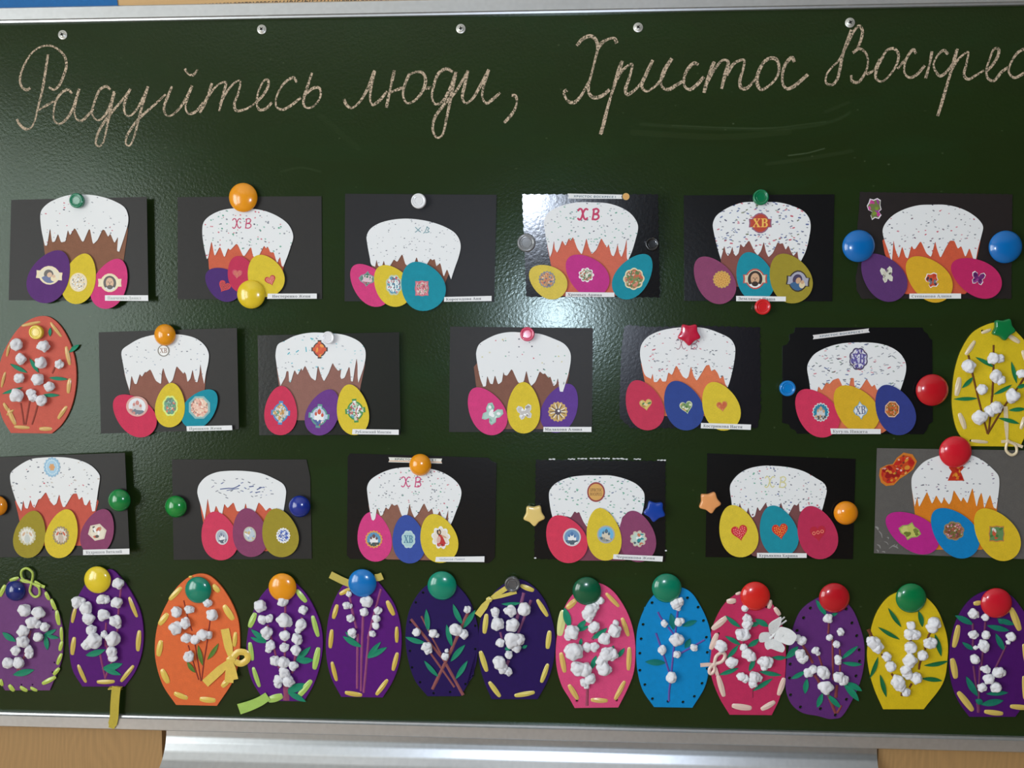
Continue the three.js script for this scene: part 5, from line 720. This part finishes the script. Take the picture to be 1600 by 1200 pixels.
willowEgg({ label: 'violet willow egg with punched holes and no ribbon, hung by a large red magnet', o: [1210, 890, 5], color: [96, 44, 116], ribbon: PALE, twigColor: [132, 62, 64], twigW: 18, holeR: 16, round: 1,
  out: [480, 1165, 430, 1168, 340, 1145, 220, 1120, 140, 1060, 95, 960, 90, 800, 110, 640, 150, 450, 210, 320, 310, 240, 420, 200, 540, 240, 610, 310, 660, 420, 700, 560, 705, 700, 680, 850, 620, 1000, 520, 1155],
  holes: [283, 302, 230, 378, 178, 478, 125, 740, 120, 848, 128, 980, 205, 1075, 362, 1088, 478, 1138, 565, 1015, 640, 832, 668, 717, 665, 628, 645, 518, 608, 418, 562, 308],
  balls: [[420, 385, 38], [517, 488, 31], [430, 530, 27], [488, 585, 30], [498, 695, 28], [498, 720, 28], [322, 635, 30], [340, 655, 20], [215, 555, 38], [185, 535, 30], [205, 660, 44], [222, 695, 42], [262, 810, 38], [300, 780, 36], [378, 800, 48], [395, 815, 44], [505, 840, 46], [540, 865, 42], [400, 925, 56]],
  leaves: [[322, 235, 405, 360, 50], [428, 360, 495, 338, 30], [655, 595, 518, 702, 40], [528, 725, 685, 740, 40], [128, 852, 242, 792, 44], [255, 850, 238, 970, 50], [375, 965, 333, 1078, 50], [410, 972, 520, 1082, 50], [538, 888, 660, 1028, 60], [558, 878, 685, 948, 54]],
  twigs: [[425, 420, 420, 500], [455, 540, 460, 860], [512, 620, 512, 800], [220, 590, 300, 730, 22], [345, 670, 372, 755], [310, 820, 362, 905, 26], [490, 900, 480, 1000, 28], [420, 980, 478, 1122, 26], [525, 1060, 488, 1122, 22]] });
willowEgg({ label: 'plain yellow willow egg in the bottom row with slim green leaves and no stitches', o: [1340, 890, 5.22], color: [220, 190, 26], ribbon: PALE, twigColor: [112, 62, 34], twigW: 20, leafColor: [24, 108, 60],
  out: [210, 1140, 140, 980, 95, 820, 80, 680, 110, 500, 160, 350, 250, 230, 350, 180, 450, 170, 550, 220, 640, 310, 700, 440, 735, 580, 735, 720, 700, 920, 540, 1140],
  balls: [[130, 595, 54], [158, 630, 52], [110, 580, 36], [238, 712, 40], [270, 790, 44], [325, 920, 58], [345, 955, 48], [395, 1000, 38], [440, 455, 36], [425, 530, 44], [470, 530, 46], [435, 640, 54], [430, 740, 56], [395, 820, 48], [410, 855, 40], [478, 885, 46], [530, 700, 46], [580, 600, 46], [605, 600, 42], [625, 440, 54], [610, 470, 46]],
  leaves: [[248, 312, 357, 470, 40], [165, 468, 345, 570, 38], [166, 712, 98, 885, 40], [183, 855, 234, 1040, 44], [495, 335, 528, 468, 48], [630, 525, 682, 708, 48], [540, 782, 740, 744, 42], [520, 888, 690, 906, 44]],
  twigs: [[85, 485, 118, 548, 26], [190, 688, 205, 700], [276, 845, 306, 885], [430, 475, 432, 500], [592, 515, 572, 560], [545, 630, 552, 655], [517, 740, 500, 815], [442, 928, 424, 962], [430, 565, 430, 590], [360, 1005, 356, 1030]] });
willowEgg({ label: 'purple willow egg at the bottom right corner with short gold stitches', o: [1470, 890, 4.8], color: [76, 16, 104], ribbon: [218, 192, 100], twigColor: [112, 52, 92], twigW: 18, leafColor: [20, 120, 98],
  out: [215, 1105, 140, 1000, 85, 860, 65, 680, 80, 520, 130, 360, 220, 230, 320, 170, 420, 155, 520, 190, 600, 280, 680, 420, 720, 600, 710, 800, 660, 960, 560, 1105],
  stitches: [[248, 255, 302, 245, 36], [525, 288, 592, 455, 50], [132, 418, 98, 582, 44], [85, 668, 112, 815, 48], [130, 918, 240, 1058, 48], [328, 1064, 465, 1080, 40], [522, 1025, 660, 1036, 40], [622, 560, 640, 700, 34], [622, 800, 630, 970, 34]],
  balls: [[245, 328, 40], [260, 340, 28], [335, 355, 26], [245, 488, 34], [338, 490, 34], [318, 570, 42], [330, 595, 30], [262, 585, 18], [530, 500, 34], [505, 545, 18], [255, 672, 38], [340, 748, 30], [320, 745, 22], [430, 770, 44], [460, 770, 30], [360, 820, 40], [310, 885, 34], [415, 885, 42]],
  leaves: [[105, 343, 242, 412, 54], [343, 418, 515, 457, 50], [158, 543, 252, 602, 40], [410, 478, 477, 608, 50], [188, 798, 277, 950, 56], [338, 932, 505, 922, 44], [258, 975, 315, 1000, 54], [298, 1012, 470, 980, 60], [420, 368, 552, 412, 48], [428, 368, 472, 405, 42]],
  twigs: [[240, 400, 240, 600], [335, 390, 305, 720], [490, 570, 410, 740], [245, 720, 270, 920], [295, 720, 285, 1060], [275, 1000, 282, 1072, 28]] });

// ------------------------------------------------------------------ magnets
const turnGeo = (prof, n = 48) => new THREE.LatheGeometry(prof.map((p) => new THREE.Vector2(...p)), n).rotateX(Math.PI / 2);
const domeProfile = (k) => { const r = [[0.001, k]]; for (let i = 1; i <= 14; i++) { const t = i / 14 * 1.22; r.push([0.955 * Math.sin(t) / Math.sin(1.22), k * (0.36 + 0.64 * (Math.cos(t) - Math.cos(1.22)) / (1 - Math.cos(1.22)))]); } r.push([0.985, k * 0.3], [1, k * 0.2], [1, 0.06], [0.96, 0], [0.001, 0]); return r.reverse(); };
const bigDome = turnGeo(domeProfile(0.46)), ballDome = turnGeo(domeProfile(0.72)), flatCap = turnGeo([[0.001, 0], [0.94, 0], [1, 0.06], [1, 0.42], [0.96, 0.52], [0.88, 0.58], [0.78, 0.58], [0.72, 0.52], [0.6, 0.5], [0.001, 0.5]]);
const rimRing = new THREE.TorusGeometry(0.55, 0.05, 8, 32);
function magnetAt(px, py, d, over) { const z = over ? over.zAt(px, py) + 0.004 : 0.0006; const p = at(px, py, z); return [p, d / 2 * PX * (1.34 - z) / 1.34]; }
function magnet(kind, px, py, d, color, label, over) {
  const g = thing(kind === 'star' ? 'star_magnet' : kind === 'cap' ? 'button_magnet' : 'dome_magnet', label, 'magnet', 'coloured magnets holding the paper crafts'), [p, r] = magnetAt(px, py, d, over);
  g.position.copy(p);
  const geo = kind === 'ball' ? ballDome : kind === 'cap' ? flatCap : bigDome, m = plastic(color), body = part('cap', geo, m, g); body.scale.setScalar(r);
  if (kind === 'cap') { const q = part('raised_ring', rimRing, m, g); q.scale.setScalar(r); q.position.z = r * 0.5; }
  const foot = part('magnet_disc', turnGeo([[0.001, 0], [0.8, 0], [0.8, 0.02], [0.001, 0.02]], 24), darkHole, g); foot.scale.setScalar(r); foot.position.z = -0.0004;
}
function starMagnet(px, py, R, turn, color, label, over) {
  const g = thing('star_magnet', label, 'magnet', 'coloured magnets holding the paper crafts'), [p, r] = magnetAt(px, py, R * 2, over); g.position.copy(p); g.rotation.z = turn;
  const N = 100, edge = (a) => { const k = Math.abs(((a / (Math.PI / 5)) % 2 + 2) % 2 - 1), A = k * Math.PI / 5, p = [1.05, 0], q = [0.72 * Math.cos(Math.PI / 5), 0.72 * Math.sin(Math.PI / 5)], dx = q[0] - p[0], dy = q[1] - p[1]; return (p[0] * dy - p[1] * dx) / (Math.cos(A) * dy - Math.sin(A) * dx); };
  const radius = Array.from({ length: N }, (_, i) => { let t = 0; for (let w = -4; w <= 4; w++) t += edge((i / N) * Math.PI * 2 - Math.PI / 2 + Math.PI / 5 + w * 0.035); return t / 9; });
  const rings = [[0.94, 0], [1, 0.05], [1, 0.26], [0.975, 0.35], [0.92, 0.41], [0.82, 0.445], [0.5, 0.46], [0, 0.465]], pos = [], idx = [];
  for (const [k, z] of rings) for (let i = 0; i < N; i++) { const a = i / N * Math.PI * 2; pos.push(Math.cos(a) * radius[i] * k * r, Math.sin(a) * radius[i] * k * r, z * r); }
  for (let q = 0; q < rings.length - 1; q++) for (let i = 0; i < N; i++) { const A = q * N + i, B = q * N + (i + 1) % N; idx.push(A, B, A + N, B, B + N, A + N); }
  const geo = new THREE.BufferGeometry(); geo.setAttribute('position', new THREE.Float32BufferAttribute(pos, 3)); geo.setIndex(idx); geo.computeVertexNormals();
  part('cap', cardUv(geo), plastic(color), g);
  const foot = part('magnet_disc', turnGeo([[0.001, 0], [0.5, 0], [0.5, 0.02], [0.001, 0.02]], 24), darkHole, g); foot.scale.setScalar(r); foot.position.z = -0.0004;
}
const mG = [0, 118, 84], mG2 = [10, 128, 62], mO = [236, 152, 20], mO2 = [232, 142, 16], mY = [226, 196, 40], mB = [0, 104, 180], mN = [16, 44, 140], mR = [206, 30, 36], mT = [0, 134, 108];
magnet('cap', 122, 314, 23.5, mG, 'small dark green magnet on the white icing at the top left corner', hung[0]);
magnet('dome', 380.7, 308.9, 45.5, mO, 'large orange magnet at the top of the second collage in the top row', hung[1]);
magnet('dome', 393, 460, 45, mY, 'large yellow magnet covering the paper eggs of an upper collage', hung[1]);
magnet('cap', 654.7, 314.6, 23.6, [225, 226, 228], 'small white magnet on plain black card above the icing', hung[2]);
magnet('cap', 822.7, 379.7, 28.3, [122, 124, 126], 'grey magnet on the left edge of the glossy wavy collage', hung[3]);
magnet('cap', 1018.7, 382, 21, [14, 15, 18], 'small black magnet on the right edge of the glossy wavy collage', hung[3]);
magnet('cap', 1187.9, 308.9, 24, [0, 112, 70], 'small green magnet above the round red lettered sticker', hung[4]);
magnet('cap', 1190.9, 479.5, 24.5, mR, 'small red magnet at the bottom edge of a top row collage', hung[4]);
magnet('dome', 1340.8, 384.6, 48.6, mB, 'large blue magnet overlapping a purple paper egg', hung[5]);
magnet('dome', 1570, 386, 49, mB, 'large blue magnet at the right edge of the top row', hung[5]);
magnet('cap', 58.7, 519.2, 23, [228, 200, 64], 'small yellow magnet on the coral red egg', eggHang[0]);
magnet('ball', 258.7, 523.3, 34.5, mO, 'orange dome magnet above the round lettered stamp in the middle row', hung[6]);
magnet('cap', 513.7, 527.5, 20, [232, 232, 234], 'small white magnet sitting on white icing beside a red sticker', hung[7]);
magnet('cap', 824.2, 522, 22.5, [206, 60, 96], 'small shiny pink-red magnet at the top of the foil sticker collage', hung[8]);
starMagnet(1076.2, 522, 18.5, Math.PI, [190, 26, 60], 'red star magnet pointing down on white icing', hung[9]);
magnet('cap', 1229.5, 606.5, 24.5, [0, 120, 196], 'small bright blue magnet on the left edge of the notched black collage', hung[10]);
magnet('dome', 1455.6, 609.3, 48.5, [186, 18, 32], 'large red magnet between the notched black collage and the yellow egg', hung[10]);
starMagnet(1566, 514, 18, Math.PI + 0.12, [10, 118, 62], 'green star magnet on top of the yellow egg', eggHang[1]);
magnet('ball', -3, 790, 33, mO2, 'orange magnet cut off by the left edge of the photo', hung[11]);
magnet('ball', 187.5, 781.3, 36.5, mG2, 'green dome magnet on the right edge of the lower left collage', hung[11]);
magnet('ball', 275.8, 791.2, 35.5, [16, 134, 56], 'green dome magnet on the left edge of the scribbled-icing collage', hung[12]);
magnet('ball', 468.7, 790.9, 35, mN, 'dark blue dome magnet on the right edge of the scribbled-icing collage', hung[12]);
magnet('ball', 657, 726, 35, mO, 'orange dome magnet covering the middle of a printed banner', hung[13]);
starMagnet(834.6, 804, 18.2, Math.PI + 0.05, [228, 200, 122], 'pale yellow star magnet on the left edge of a black collage', hung[14]);
starMagnet(1022.7, 797.5, 18, Math.PI - 0.1, [16, 62, 158], 'blue star magnet on the right edge of a black collage', hung[14]);
starMagnet(1108, 784, 18.2, Math.PI + 0.18, [232, 158, 98], 'peach orange star magnet on the left edge of the heart sticker collage', hung[15]);
magnet('ball', 1321, 801, 36.8, mO2, 'orange dome magnet on the right edge of the heart sticker collage', hung[15]);
magnet('dome', 1491.8, 705.8, 48.8, [206, 26, 44], 'large red magnet at the top of the grey card collage', hung[16]);
magnet('ball', 25.3, 922.7, 33.5, [14, 36, 116], 'dark navy magnet on the mauve egg with the bow', eggHang[2]);
magnet('dome', 153.4, 905.5, 44.5, [228, 202, 44], 'large yellow magnet at the top of a purple egg', eggHang[3]);
magnet('dome', 310.4, 921.4, 43.5, [0, 128, 104], 'large teal green magnet at the top of the orange egg', eggHang[4]);
magnet('dome', 442, 917, 45.5, mO, 'large orange magnet at the top of the lime-stitched purple egg', eggHang[5]);
magnet('dome', 566.6, 910.6, 45.5, [0, 114, 190], 'large blue magnet over two ribbon ends on a purple egg', eggHang[6]);
magnet('dome', 690.9, 914.5, 46.5, mT, 'large teal magnet at the top of the crossed-twig egg', eggHang[7]);
magnet('cap', 800.9, 911.6, 25, [84, 84, 86], 'small dark grey magnet at the top of the indigo egg with yellow stitches', eggHang[8]);
magnet('dome', 917, 923, 45.5, [0, 86, 56], 'large dark green magnet at the top of the rose pink egg', eggHang[9]);
magnet('dome', 1041.6, 918.4, 46.5, [0, 122, 92], 'large sea green magnet at the top of the sky blue egg', eggHang[10]);
magnet('dome', 1179.6, 931, 46, [212, 36, 32], 'large bright red magnet at the top of the egg with the butterfly', eggHang[11]);
magnet('dome', 1303, 933.6, 47, [184, 20, 34], 'large red magnet at the top of the violet egg with punched holes', eggHang[12]);
magnet('dome', 1422.8, 934, 46.5, [0, 116, 64], 'large green magnet at the top of the plain yellow egg', eggHang[13]);
magnet('dome', 1555.8, 941.7, 47, [200, 24, 44], 'large red magnet at the bottom right, on the last purple egg', eggHang[14]);

renderer.render(scene, camera);
